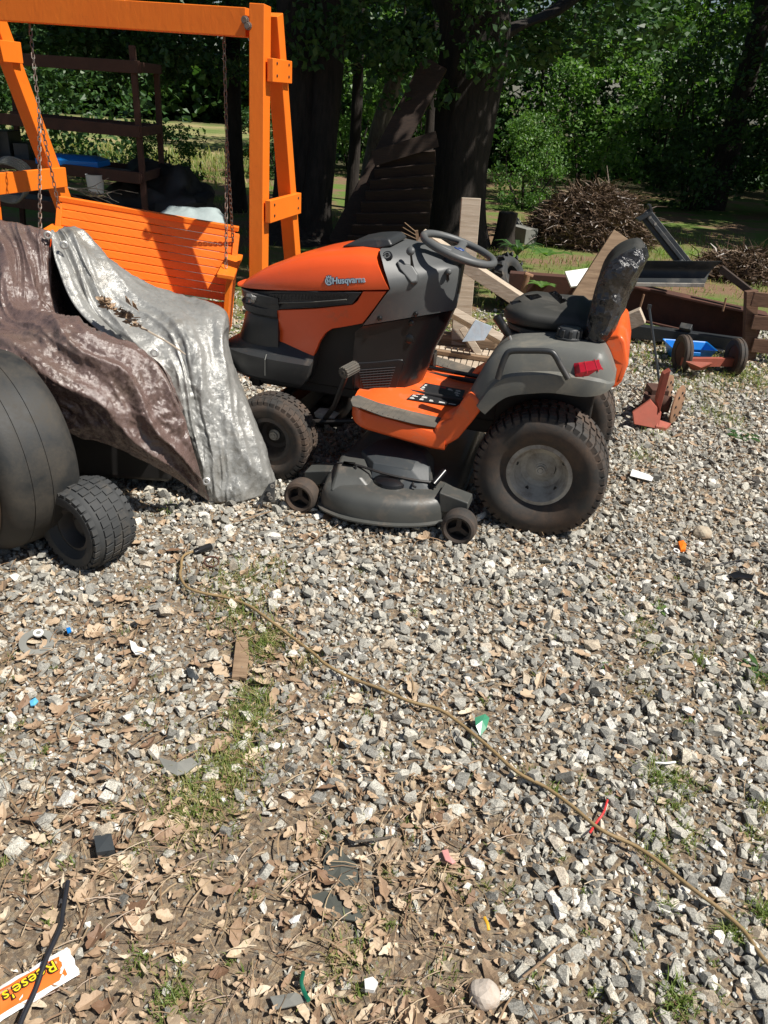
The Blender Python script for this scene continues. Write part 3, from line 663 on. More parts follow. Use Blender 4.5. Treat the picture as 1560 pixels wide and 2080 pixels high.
for s in (1, -1):
    m = MB(); m.loft([[(p.x, p.y * s, p.z) for p in r] for r in rngs]); m_f = m if s > 0 else m_f; fd = m.build('fender', M['fender_grey'], mower, smooth=38)
    hp = curve_pts([T(1012, 768, -.487), T(1020, 742, -.484), T(1029, 720, -.478), T(1040, 712, -.474), T(1075, 711, -.474), T(1113, 712, -.474), T(1127, 719, -.476), T(1141, 744, -.48), T(1155, 768, -.487)], 4)
    m = MB(); m.tube([(p.x, p.y * s - .012 * s, p.z) for p in hp], .0125, 10); m.build('grab_handle', M['bumper_black'], fd, smooth=50)
    if s > 0: fbvh = BVHTree.FromPolygons([Vector(v) for v in m_f.v], m_f.f)
    def onf(px, py, off):
        o = _M @ (Vector((0, 0, CH)) - TO); d = (_M @ ray(px, py)).normalized(); h = fbvh.ray_cast(o, d); return h[0] - d * off
    TLq = [(1165, 737), (1222, 723), (1236, 757), (1169, 768)]
    TC = [onf(*q, 0) for q in TLq]; TN = (TC[1] - TC[0]).cross(TC[3] - TC[0]).normalized(); TN = TN if TN.y < 0 else -TN
    def tl_pt(u, v_, off):
        p = TC[0].lerp(TC[1], u).lerp(TC[3].lerp(TC[2], u), v_) + TN * (off + .010 * math.sin(math.pi * u) * .6) + Vector((0, 0, -.006 * math.sin(math.pi * u) if v_ < .01 else 0)); return (p.x, p.y * s, p.z)
    m = MB(); g_ = [[tl_pt(u / 6, v_ / 4, 0.012 if 0 < u < 6 and 0 < v_ < 4 else (.008 if False else -.002)) for v_ in range(5)] for u in range(7)]
    m.loft(g_, closed=False); m.build('tail_light', M['red_lens'], fd, smooth=30)
    m = MB()
    for u in (.36, .70): m.tube([tl_pt(u, .12, .011), tl_pt(u, .5, .0115), tl_pt(u, .88, .011)], .0022, 5)
    m.build('lens_rib', M['red_lens'], fd)
# fuel cap
c = T(1150, 716, -.30); c.z = float(np.interp(c.x, [p.x for p in tp_], [p.z for p in tp_])) + .018
m = MB(); m.lathe([(0.0001, .055), (.042, .053), (.047, .046), (.048, .02), (.055, .016), (.057, -.02)], c - Vector((0, 0, .02)), (0, 0, 1), 32, closed=False)
cp = m.build('fuel_cap', M['bumper_black'], mower, smooth=40)
m = MB()
for k in range(9):
    a = k * math.tau / 9; m.box(c + Vector((math.cos(a) * .046, math.sin(a) * .046, .012)), (.012, .016, .034), Matrix.Rotation(a, 3, 'Z'))
m.build('cap_grip', M['bumper_black'], cp, bevel=.004)
# ---- orange tail body
symb('tail_body', [(1030, 712, .2), (1080, 690, .2), (1195, 692, .22), (1225, 683, .25), (1262, 679, .28), (1270, 695, .29), (1276, 742, .30), (1263, 776, .30), (1252, 790, .29), (1120, 790, .27), (1030, 770, .25)], M['step_orange'], bevel=.02)
# ---- seat
m = MB(); sf, sb = T(1019, 640, -.1).x, T(1200, 640, -.1).x
zb, ztp = T(1060, 668, -.22).z, T(1090, 600, -.0).z
rings = []
NS = 14
for i in range(NS + 1):
    t = i / NS; x = lerp(sf, sb, t); wd = .235 * (max(0.02, 1 - (1 - min(1, t * 2.4)) ** 2.5)) ** .5
    rise = (1 - (1 - min(1, t * 3)) ** 2)
    zt_ = lerp(zb + .045, ztp, rise) - .012 * math.sin(math.pi * min(1, t)) - (.02 if t > .9 else 0); z0 = zb - .004
    pr = []
    for k in range(24):
        a = math.tau * k / 24; cc, ss = math.cos(a), math.sin(a)
        yy = wd * math.copysign(abs(cc) ** .55, cc); zz = (zt_ + z0) / 2 + (zt_ - z0) / 2 * math.copysign(abs(ss) ** .6, ss) - (.012 * math.exp(-(yy / .12) ** 2) if ss > 0 else 0)
        pr.append((x, yy, zz))
    rings.append(pr)
m.loft(rings); seat = m.build('seat_cushion', M['seat_black'], mower, smooth=70)
m = MB()
for zz, th in ((zb - .028, .022), (zb - .062, .02)):
    P = plan(sf + .02, sb - .05, .222, zz, 18, 2.8); Q = plan(sf + .02, sb - .05, .222, zz + th, 18, 2.8); m.loft([P, Q])
m.build('seat_foam_edge', M['rubber_pad'], seat, bevel=.006)
m = MB(); m.loft([plan(sf + .05, sb + .1, .19, zb - .15, 18, 3), plan(sf + .03, sb + .06, .20, zb - .02, 18, 3)]); m.build('seat_pan', M['black_plastic'], mower, bevel=.01)
# backrest: sections along its height
fr = [(1178, 668), (1188, 640), (1197, 600), (1205, 565), (1216, 535), (1236, 511), (1262, 496), (1288, 491)]
bk = [(1206, 702), (1245, 668), (1264, 636), (1281, 596), (1295, 562), (1309, 535), (1316, 515), (1306, 497)]
wd_ = [.20, .235, .245, .245, .24, .23, .205, .15]
fa, ba = curve_pts([T(*q, -.08) for q in fr], 4), curve_pts([T(*q, -.08) for q in bk], 4); wv = catmull([(v,) for v in wd_], 4)[:, 0]
rings = []
for a, b, wq in zip(fa, ba, wv):
    cen, half = (a + b) / 2, (b - a) / 2; half = half * .93; pr = []
    for k in range(28):
        t = math.tau * k / 28; cc, ss = math.cos(t), math.sin(t)
        yy = wq * math.copysign(abs(cc) ** .6, cc); hh = half * math.copysign(abs(ss) ** .6, ss)
        dish = (.35 * math.exp(-(yy / (.6 * wq)) ** 2) if ss < 0 else 0)
        pr.append(cen + hh * (1 - dish) + Vector((0, yy, 0)))
    rings.append(pr)
m = MB(); m.loft(rings); back = m.build('backrest', M['seat_black'], mower, smooth=70)
# peeling black tape round the backrest edge: lifted patches with crinkled surfaces
m = MB()
tr = [[(cen_ + (p - cen_) * 1.03) for p in r for cen_ in (sum(r, Vector()) / len(r),)] for r in rings[2:]]
ks = list(range(5, 18)); o0 = 0
grid = []
for i, r in enumerate(tr):
    row = []
    for j, k in enumerate(ks):
        p = r[k % 28].copy(); nn = noise.noise(p * 22) * .011 + (1 - abs(noise.noise(p * 40)) * 2) * .006
        cen_ = sum(r, Vector()) / len(r); row.append(p + (p - cen_).normalized() * nn)
    grid.append(row)
m.loft(grid, closed=False); m.build('tape', M['tape'], back, smooth=20)
m = MB()
for (a, b, c_, d) in (((1066, 603), (1092, 600), (1100, 606), (1078, 612)), ((1035, 616), (1055, 613), (1062, 619), (1040, 622)), ((1114, 597), (1128, 594), (1152, 614), (1138, 619))):
    P = []
    for q in (a, b, c_, d):
        p = T(*q, -.05); P.append(p + Vector((0, 0, .004)))
    m.prism(P, (0, 0, .003))
m.build('tape_patch', M['tape'], seat)
# lift lever beside the seat
m = MB(); lv0, lv1, lv2 = T(1043, 708, -.30), T(1035, 684, -.30), T(1009, 643, -.30)
m.tube([lv0, lv1, lv1.lerp(lv2, .4)], .007, 8); ll = m.build('lift_lever', M['steel'], mower, smooth=40)
m = MB(); m.tube([lv1.lerp(lv2, .05), lv1.lerp(lv2, .2), lv1.lerp(lv2, .6), lv2, lv2 + (lv2 - lv1) * .06], [.012, .017, .0185, .02, .008], 12); m.build('lever_grip', M['black_plastic'], ll, smooth=50)
# ---- wheels: tyre with moulded lugs, dished rim, hub
def make_wheel(name, c, s, R, wd, rimR, lugs, par, rimmat, dish=.04):
    c = Vector(c); h = wd / 2
    t_ = thing(name, None, None, (0, 0, 0)); t_.parent = par; ORG[t_.name] = Vector((0, 0, 0))
    prof = [(rimR, -h * .62), (rimR + .012, -h * .74), (rimR + (R - rimR) * .35, -h * .98), (rimR + (R - rimR) * .62, -h * 1.0), (R - .028, -h * .93), (R - .011, -h * .80), (R - .007, -h * .5), (R - .005, 0)]
    prof += [(r, -t) for r, t in prof[-2::-1]]
    m = MB(); m.lathe(prof, c, (0, 1, 0), 72)
    ty = m.build('tyre', M['tyre'], t_, smooth=50)
    m = MB(); n = lugs
    for i in range(n):
        for sg in (-1, 1):
            a = math.tau * (i + (.5 if sg > 0 else 0)) / n
            def pt(r, da, y): return c + Vector((math.cos(a + da) * r, sg * y, math.sin(a + da) * r))
            wA = math.tau / n * .37
            ro = R + .0
            pts = [pt(R - .046, -wA * .8, h * .965), pt(R - .046, wA * .8, h * .965), pt(R - .046, wA * .8, h * .90), pt(R - .046, -wA * .8, h * .90),
                   pt(R - .010, -wA, h * .90), pt(R - .010, wA, h * .90), pt(R - .03, wA, h * .6), pt(R - .03, -wA, h * .6),
                   pt(ro - .001, -wA, h * .78), pt(ro - .001, wA, h * .78), pt(ro, wA * 1.6, h * .42), pt(ro, -wA * .4, h * .42), pt(R - .03, wA * 1.6, h * .42), pt(R - .03, -wA * .4, h * .42)]
            m.add(pts, [(0, 1, 5, 4), (4, 5, 9, 8), (8, 9, 10, 11), (10, 12, 13, 11), (0, 4, 8, 11, 13, 3), (1, 2, 12, 10, 9, 5), (0, 3, 2, 1)])
        for y0 in (-.22, .08):
            a = math.tau * (i + .25) / n
            P = []
            for (da, y) in ((-.32, y0 * 2 - .06), (.32, y0 * 2 - .10), (.44, y0 * 2 + .30), (-.2, y0 * 2 + .34)):
                aa = a + da * math.tau / n; P.append((aa, y * h))
            m.add([c + Vector((math.cos(q) * r, y, math.sin(q) * r)) for r in (R - .014, R + .001) for q, y in P], [(4, 5, 6, 7), (0, 1, 5, 4), (1, 2, 6, 5), (2, 3, 7, 6), (3, 0, 4, 7)])
    m.build('tread', M['tyre'], t_)
    # rim: outer lip, barrel, dish, hub
    f = -1 if s < 0 else 1
    o = h * .66
    rp = [(rimR + .001, f * o * .7), (rimR + .004, f * o), (rimR - .012, f * (o + .004)), (rimR - .02, f * (o - .01)), (rimR - .026, f * (o - .05)), (rimR * .74, f * (o - .062)), (rimR * .66, f * (o - .085)), (rimR * .5, f * (o - .092)), (rimR * .3, f * (o - .078)), (.03, f * (o - .07)), (.001, f * (o - .07))]
    m = MB(); m.lathe(rp, c, (0, 1, 0), 48, closed=False); rm = m.build('rim', rimmat, t_, smooth=40)
    m = MB(); e = f * (o - .07); m.lathe([(.001, e + f * .012), (.012, e + f * .012), (.013, e + f * .018), (.019, e + f * .018), (.021, e + f * .006), (.026, e + f * .004), (.028, e)], c, (0, 1, 0), 20, closed=False); m.lathe([(.001, e + f * .020), (.011, e + f * .020), (.011, e + f * .01)], c, (0, 1, 0), 14, closed=False); m.build('hub', M['rim'] , rm, smooth=40)
    m = MB()
    for k in range(5):
        a = math.radians(100 + 72 * k); q = c + Vector((math.cos(a) * rimR * .78, f * (o - .061), math.sin(a) * rimR * .78)); m.lathe([(.001, f * .006), (.009, f * .006), (.009, -f * .01)], q, (0, 1, 0), 10, closed=False)
    m.build('rim_hole', M['label_black'], rm)
    return t_
make_wheel('rear_wheel', (-.075, -.355, .275), -1, .283, .25, .137, 46, mower, M['rim'])
make_wheel('rear_wheel', (-.075, .355, .275), 1, .283, .25, .137, 46, mower, M['rim'])
make_wheel('front_wheel', (-1.34, -.365, .203), -1, .205, .165, .105, 40, mower, M['rim_dark'])
make_wheel('front_wheel', (-1.34, .365, .203), 1, .205, .165, .105, 40, mower, M['rim_dark'])
# ---- mower deck
dk = []
nearpx = [(652, 1022), (662, 1032), (700, 1048), (750, 1058), (800, 1063), (850, 1063), (890, 1058), (908, 1050)]
rim_ = [T(px, py, 0) for px, py in nearpx]
def ground_pt(px, py, z):
    o = _M @ (Vector((0, 0, CH)) - TO); d = _M @ ray(px, py); return o + d * ((z - o.z) / d.z)
near = [ground_pt(px, py, .058) for px, py in nearpx]
far_ = [Vector((near[-1].x + .02, near[-1].y + .12, .058)), Vector((near[-1].x - .02, .45, .058)), Vector((near[-1].x - .2, .62, .058)), Vector((near[0].x + .2, .62, .058)), Vector((near[0].x - .02, .45, .058)), Vector((near[0].x - .03, near[0].y + .14, .058))]
outl = curve_pts(near, 4) + far_
cen = sum(outl, Vector()) / len(outl); cen.y = -.15
def ringdk(k, z, lift=0.0): return [Vector((cen.x + (p.x - cen.x) * k, cen.y + (p.y - cen.y) * k, z)) for p in outl]
m = MB(); m.loft([ringdk(1.0, .05), ringdk(1.035, .05), ringdk(1.035, .057), ringdk(1.0, .06), ringdk(1.0, .09), ringdk(.988, .125), ringdk(.96, .148), ringdk(.91, .160), ringdk(.82, .166), ringdk(.62, .170), ringdk(.3, .172)], caps=(False, True))
deck = m.build('mower_deck', M['deck_grey'], mower, smooth=35)
# raised horn at the front of the deck shell
gp_ = lambda z, L: [ground_pt(px, py, z) for px, py in L]
m = MB(); m.loft([gp_(.14, [(668, 1000), (676, 962), (700, 940), (745, 942), (780, 975), (760, 1002)]), gp_(.19, [(680, 965), (686, 940), (705, 925), (742, 928), (768, 950), (735, 972)]), gp_(.215, [(689, 935), (694, 922), (708, 916), (736, 918), (748, 930), (720, 942)])]); m.build('deck_horn', M['deck_grey'], deck, bevel=.014, seg=3)
# faceted belt cover
m = MB(); m.loft([gp_(.16, [(732, 952), (752, 976), (800, 995), (872, 998), (883, 968), (800, 936)]), gp_(.235, [(734, 915), (758, 939), (836, 954), (872, 950), (882, 931), (792, 905)]), gp_(.27, [(768, 893), (776, 899), (850, 922), (862, 923), (868, 911), (802, 888)])]); bc = m.build('belt_cover', M['cover_grey'], deck, bevel=.006)
c = ground_pt(795, 975, .175); m = MB(); m.lathe([(.001, .05), (.05, .045), (.075, .03), (.085, .0), (.088, -.03)], c - Vector((0, 0, .025)), (0, 0, 1), 24, closed=False); m.build('spindle_cover', M['black_plastic'], deck, smooth=40)
# latch rod, hook and spring handle
m = MB(); m.tube(curve_pts([ground_pt(685, 940, .21), ground_pt(725, 945, .215), ground_pt(780, 962, .21), ground_pt(840, 975, .20), ground_pt(880, 980, .19)], 4), .006, 6); m.tube(curve_pts([ground_pt(845, 990, .18), ground_pt(838, 985, .185), ground_pt(845, 977, .19), ground_pt(870, 980, .19), ground_pt(885, 990, .18)], 4), .005, 6); m.tube([ground_pt(722, 960, .19), ground_pt(724, 943, .225)], .005, 6); m.build('deck_rod', M['dark_metal'], deck, smooth=50)
m = MB(); m.tube([ground_pt(880, 984, .19), ground_pt(903, 957, .23)], .015, 12); m.build('latch_handle', M['black_plastic'], deck, smooth=40)
m = MB(); m.prism([ground_pt(698, 937, .219), ground_pt(722, 940, .219), ground_pt(720, 945, .219), ground_pt(697, 942, .219)], (0, .002, 0)); m.build('yellow_mark', solid('yellow_mark', (.75, .55, .02), .6, bump=0), deck)
# brackets and anti-scalp wheels
for (bp, q, s) in (([(618, 958), (672, 956), (668, 980), (640, 988), (620, 978)], (613, 1005), 1), ([(892, 1000), (935, 1016), (951, 1022), (951, 1036), (905, 1042), (892, 1040)], (933, 1071), 1)):
    m = MB(); y_ = -.60 if q[0] > 800 else -.52
    P = [T(px, py, y_) for px, py in bp]; m.prism(P, (0, .10, 0)); m.build('wheel_bracket', M['deck_grey'], deck, bevel=.006)
    c = T(*q, -.655); c.z = .078
    w_ = thing('gauge_wheel', None, None); w_.parent = deck; ORG[w_.name] = Vector((0, 0, 0))
    m = MB(); m.lathe([(.048, -.035), (.060, -.042), (.071, -.035), (.075, -.015), (.076, 0), (.075, .015), (.071, .035), (.060, .042), (.048, .035)], c, (0, 1, 0), 36)
    for k in range(3):
        a = math.radians(90 + 120 * k); m.bar(c + Vector((0, -.006, 0)), c + Vector((math.cos(a) * .052, -.006, math.sin(a) * .052)), .02, .03, (0, 1, 0))
    m.lathe([(.001, -.02), (.014, -.02), (.016, .03)], c, (0, 1, 0), 14, closed=False)
    m.lathe([(.001, .01), (.05, .012)], c, (0, 1, 0), 24, closed=False)
    gw = m.build('gauge_wheel', M['tyre'], deck, smooth=40); bpy.data.objects.remove(w_)
# ------------------------------------------------------------------ ground
me = np_mesh('ground', [(-200, -20, 0), (200, -20, 0), (200, 300, 0), (-200, 300, 0)], [(0, 1, 2, 3)])
ground = link('ground', me, M['ground']); prop(ground, 'brown soil under the gravel, running back to grass and a mown field', None, None, 'structure')
# ------------------------------------------------------------------ orange swing frame with a hanging bench
SD = Vector((.985, -.17, 0)).normalized(); SN = Vector((-.17, -.985, 0)).normalized()
R0 = Y(506, 47, 5.0)
L0 = PL(10, 14, R0, SN)
sf_o = thing('swing_frame', 'orange painted timber A-frame holding the porch swing behind the mower', 'swing frame', (R0.x, R0.y, 0))
def mk_bar(name, a, b, w_, h_, mat, par, up=(0, 0, 1), bev=.004):
    m = MB(); m.bar(a, b, w_, h_, up); return m.build(name, mat, par, bevel=bev)
mk_bar('beam', L0 - SD * .5, R0 + SD * .0, .11, .135, M['orange_paint'], sf_o)
def aframe(P, ff, bf, fl):
    fo = P + SN * ff; fo.z = 0; bo = P - SN * bf; bo.z = 0
    top = P + SD * .075 + Vector((0, 0, .085))
    fo += SD * fl; bo += SD * .10
    f1 = (fo - top).normalized()
    mk_bar('leg', top + SN * .03, fo, .085, .112, M['orange_paint'], sf_o, up=SD.cross(f1))
    tb = top - SN * .12 + Vector((0, 0, -.03)); mk_bar('leg', tb + SD * .02, bo + SD * .02, .085, .105, M['orange_paint'], sf_o, up=SD.cross((bo - tb).normalized()))
    return top, fo, tb, bo
tR, foR, tbR, boR = aframe(R0, .10, .62, .06)
tL, foL, tbL, boL = aframe(L0 - SD * .29, .10, 1.0, 0)
for (ta, fa_, tb_, bb) in ((tR, foR, tbR, boR), (tL, foL, tbL, boL)):
    for t, wd_c, ext in ((.145, .115, .06), (.50, .125, .06)):
        a = ta.lerp(fa_, t); b = tb_.lerp(bb, t - .02); d = (b - a).normalized(); b.z = a.z - .01
        mk_bar('crosspiece', a - d * ext + SD * .072, b + d * ext + SD * .072, .035, wd_c, M['orange_paint'], sf_o)
m = MB()
for px, py in ((496, 40), (502, 52)):
    c = PL(px, py, tR + SN * .11, SN); m.lathe([(.001, .004), (.014, .004), (.016, -.006), (.020, -.006), (.02, -.02)], c, SN, 12, closed=False)
m.build('bolt', M['chain'], sf_o)
for t in (.145, .50):
    m = MB(); a = tR.lerp(foR, t); b = tbR.lerp(boR, t - .02)
    for q in (a, b):
        for dz in (-.03, .03): m.lathe([(.001, .004), (.007, .004), (.008, 0)], Vector((q.x, q.y, a.z + dz)) + SD * .0895, SD, 8, closed=False)
    m.build('screw', M['dark_metal'], sf_o)['kind'] = 'stuff'
# bench, swung a little out of line and hanging lower at its right end
BN = Vector((.105, -.994, 0)).normalized()
bR = Y(478, 468, 5.3); bL = PL(127, 408, bR, BN); BD = (bR - bL).normalized(); BU = BN.cross(BD)
BU = BU if BU.z > 0 else -BU
bench = thing('porch_swing', 'orange slatted porch swing bench hung on chains from the orange frame', 'porch swing', ((bR.x + bL.x) / 2, (bR.y + bL.y) / 2, bR.z - .55))
nb = 9; rec = .13
for k in range(nb):
    t = (k + .5) / nb; off = BN * (rec * t) - BU * (.43 * t)
    mk_bar('slat', bL + off, bR + off, .018, .43 / nb - .0004, M['orange_paint'], bench, up=(BN * -.29 + BU).normalized(), bev=.005)
for k in range(6):
    off = BN * (rec + .04 + k * .073) + BU * (-.445 + .012 * k)
    mk_bar('seat_slat', bL + off, bR + off, .066, .018, M['orange_paint'], bench, up=BU, bev=.002)
mk_bar('top_rail', bL - BD * .02 - BN * .01 + BU * .01, bR + BD * .02 - BN * .01 + BU * .01, .05, .03, M['orange_paint'], bench, up=BU)
mk_bar('apron', bL + BN * .56 - BU * .43, bR + BN * .56 - BU * .43, .025, .12, M['orange_paint'], bench, up=BU)
for P, sg in ((bR, 1), (bL, -1)):
    E_ = P + BD * .012 * sg
    side_ = [E_ + BN * .14 - BU * .17, E_ + BN * .54 - BU * .19, E_ + BN * .54 - BU * .58, E_ + BN * .16 - BU * .58]
    m = MB(); m.prism(side_, BD * .03 * sg); m.build('side_panel', M['orange_paint'], bench, bevel=.003)
    mk_bar('armrest', E_ + BN * .0 - BU * .155, E_ + BN * .60 - BU * .17, .10, .024, M['orange_paint'], bench, up=BU)
    mk_bar('back_brace', E_ - BU * .02, E_ + BN * .16 - BU * .50, .05, .035, M['orange_paint'], bench, up=BD)
def chain(name, a, b, par, link_l=.036, sag=0.0):
    a, b = Vector(a), Vector(b); n = max(2, int((b - a).length / (link_l * .78))); m = MB(); d = (b - a).normalized(); u = d.orthogonal().normalized(); v = d.cross(u)
    for i in range(n):
        c = a.lerp(b, (i + .5) / n); s_ = u if i % 2 else v
        m.tube([c + d * math.copysign(max(0, link_l / 2 - .009), math.cos(t)) + d * .009 * math.cos(t) + s_ * .009 * math.sin(t) for t in [math.tau * (k + .5) / 8 for k in range(8)]], .0031, 4, closed=True)
    o = m.build(name, M['chain'], par, smooth=60); o['kind'] = 'stuff'; return o
for P, top_px in ((bR, 455), (bL, 62)):
    top_ = PL(top_px, 75 if top_px > 300 else 62, R0, SN) ; top_.z = R0.z - .07
    foot1, foot2 = P + BN * .46 - BU * .145, P + BN * .02 - BU * .12
    mid_ = top_.lerp((foot1 + foot2) / 2, .42)
    chain('chain', top_, mid_, bench); chain('chain', mid_, foot1, bench); chain('chain', mid_, foot2, bench)
# ------------------------------------------------------------------ crumpled tarpaulin over another machine
def sheet(ctrl, nu, nv, amp, seed, fold=(6, 5, .6), pix=True, fine=1.0, f2=.62):
    G = [[tuple(Y(*q)) if (pix and q[2] > 0) else tuple(Z(q[0], q[1], .012)) for q in row] for row in ctrl]
    G = np.array(G); R, Cn, _ = G.shape
    A = np.stack([catmull(G[i], nu) for i in range(R)]); B = np.stack([catmull(A[:, j], nv) for j in range(A.shape[1])], 1)
    r, c = B.shape[:2]
    gu = np.gradient(B, axis=0); gv = np.gradient(B, axis=1); nrm = np.cross(gu, gv); nrm /= np.linalg.norm(nrm, axis=2, keepdims=True) + 1e-9
    V = []
    for i in range(r):
        for j in range(c):
            p = Vector(B[i, j]); q = p + Vector((seed, seed * 1.7, 0))
            w1 = Vector((noise.noise(q * 3.1), noise.noise(q * 3.1 + Vector((9, 3, 1))), noise.noise(q * 3.1 + Vector((2, 7, 5)))))
            uu, vv_ = j / c * fold[0], i / r * fold[1]
            fu = uu * 1.0 + vv_ * fold[2] + w1.x * .55
            rg = lambda x: 1 - min(1, abs(x) * 2.2)
            f = rg(noise.noise(Vector((fu, vv_ * .35 + w1.y * .3, seed)))) ** 1.4 * 1.5 + rg(noise.noise(Vector((fu * 2.3 + 5, vv_ * .8 + w1.z * .5, seed + 3)))) ** 1.6 * f2
            qq = q + w1 * .10
            f += fine * (rg(noise.noise(qq * 9)) * .45 + rg(noise.noise(qq * 17)) * .34 + rg(noise.noise(qq * 34 + w1 * 2)) * .17 + rg(noise.noise(qq * 66 + w1 * 4)) * .085) * (.45 + .9 * max(0, noise.noise(q * 4 + Vector((4, 4, seed))) + .35))
            e = min(i, r - 1 - i, j, c - 1 - j) / 6.0
            V.append(p + Vector(nrm[i, j]) * (f - .5) * amp * min(1, .35 + e * .65))
    Q = [(i * c + j, i * c + j + 1, (i + 1) * c + j + 1, (i + 1) * c + j) for i in range(r - 1) for j in range(c - 1)]
    return V, Q
Lb = [(108, 474, 3.62), (142, 545, 3.5), (192, 640, 3.4), (300, 735, 3.25), (350, 800, 3.2), (385, 890, 3.16), (405, 960, 3.12), (424, 1020, 0)]
Mb = [(130, 464, 3.68), (182, 522, 3.6), (258, 612, 3.5), (378, 672, 3.38), (410, 745, 3.28), (442, 835, 3.22), (466, 930, 3.17), (490, 1018, 0)]
Rb = [(150, 464, 3.75), (226, 545, 3.75), (330, 600, 3.72), (446, 636, 3.65), (462, 692, 3.5), (490, 800, 3.4), (523, 892, 3.3), (552, 1000, 0)]
Wb = [(150, 470, 4.0), (226, 560, 4.1), (335, 640, 4.1), (440, 690, 4.05), (462, 760, 3.85), (488, 860, 3.7), (522, 930, 3.55), (548, 985, 0)]
tz = Z(424, 1020)
tarp = thing('tarp_cover', 'crumpled brown and silver tarp draped over a machine at the left', 'tarp', (tz.x, tz.y, 0))
def tarp_part(name, ctrl, nu, nv, amp, seed, mat, solid_=True, fold=(6, 5, .6), fine=1.0, f2=.62):
    V, Q = sheet(ctrl, nu, nv, amp, seed, fold, True, fine, f2); m = MB(); m.add(V, Q); o = m.build(name, mat, tarp, smooth=180, fix=False)
    if solid_:
        s_ = o.modifiers.new('thickness', 'SOLIDIFY'); s_.thickness = .003; s_.offset = 0
    return o
tarp_part('silver_side', [[a, tuple(np.add(a, b) / 2) if a[2] and b[2] else (.5 * (a[0] + b[0]), .5 * (a[1] + b[1]), 0), b, c, d] for a, b, c, d in zip(Lb, Mb, Rb, Wb)], 30, 30, .020, 3.0, M['tarp_silver'], fold=(3.8, 5, .5), fine=.6, f2=.5)
tarp_part('brown_side', [
    [(-90, 435, 3.75), (0, 450, 3.66), (60, 462, 3.62), (106, 473, 3.6)],
    [(-90, 545, 3.45), (0, 545, 3.38), (52, 550, 3.42), (98, 560, 3.48)],
    [(-90, 635, 3.22), (0, 635, 3.16), (60, 640, 3.22), (122, 655, 3.40)],
    [(-90, 690, 3.05), (20, 690, 3.00), (130, 672, 3.04), (232, 702, 3.16)],
    [(-90, 735, 2.95), (60, 750, 2.90), (190, 735, 2.93), (318, 742, 3.06)],
    [(-50, 755, 2.90), (105, 808, 2.87), (240, 815, 2.89), (364, 830, 3.02)],
    [(-10, 765, 2.90), (140, 852, 2.88), (280, 885, 2.90), (394, 918, 2.98)],
    [(25, 775, 2.96), (185, 882, 2.94), (330, 955, 2.96), (426, 1018, 0)]], 56, 28, .030, 8.0, M['tarp_brown'], fold=(3.6, 5, -.55), fine=.75, f2=.34)
tarp_part('inner_fold', [
    [(106, 473, 3.6), (108, 476, 3.66), (108, 474, 3.62)],
    [(98, 560, 3.48), (120, 558, 3.9), (142, 545, 3.5)],
    [(122, 655, 3.40), (165, 650, 3.9), (192, 640, 3.4)],
    [(232, 702, 3.16), (275, 722, 3.65), (300, 735, 3.25)],
    [(318, 742, 3.06), (338, 775, 3.45), (350, 800, 3.2)],
    [(364, 830, 3.02), (374, 850, 3.3), (385, 890, 3.16)]], 14, 14, .018, 5.0, M['tarp_brown'])
tarp_part('hem', [[(a[0] - dx, a[1] - 4, a[2] - .055), (a[0] - dx * .5, a[1] - 6, a[2] - .04), (a[0] + 4, a[1], a[2] - .012)] for a, dx in zip(Lb[:6], (6, 26, 30, 26, 16, 6))], 5, 14, .006, 4.0, M['tarp_silver'])
for px, py, yy in ((314, 717, 3.18), (130, 498, 3.5), (419, 978, 3.07), (97, 478, 3.55)):
    c = Y(px, py, yy); n_ = (Vector((0, 0, CH)) - c).normalized(); m = MB(); m.lathe([(.008, .0), (.009, .004), (.013, .005), (.018, .002), (.018, -.002)], c + n_ * .02, n_, 18, closed=False); m.build('grommet', M['steel'], tarp, smooth=50)
P = [Z(528, 1003, .03), Z(557, 980, .03), Z(558, 1020, .03), Z(522, 1021, .03)]
m = MB(); m.prism([Y(523, 1020, 3.1), Y(558, 1021, 3.1), Y(558, 979, 3.12), Y(545, 985, 3.12)], (0, .012, 0)); br = m.build('corner_bracket', M['plow_black'], tarp, bevel=.002)
m = MB()
for px, py in ((553, 987), (546, 1004), (550, 1012)): m.lathe([(.004, -.004), (.009, -.004), (.009, .002), (.004, .002)], Y(px, py, 3.098), (0, 1, 0), 12)
m.build('bracket_hole', M['steel'], br)
m = MB(); st = curve_pts([Y(205, 612, 3.30), Y(255, 645, 3.25), Y(300, 672, 3.24), Y(340, 695, 3.20), Y(377, 720, 3.16)], 4); m.tube(st, [.004] * (len(st) - 1) + [.002], 5)
tw = m.build('dry_stick', M['old_wood']); prop(tw, 'thin dry stick lying across the silver tarp', 'stick')
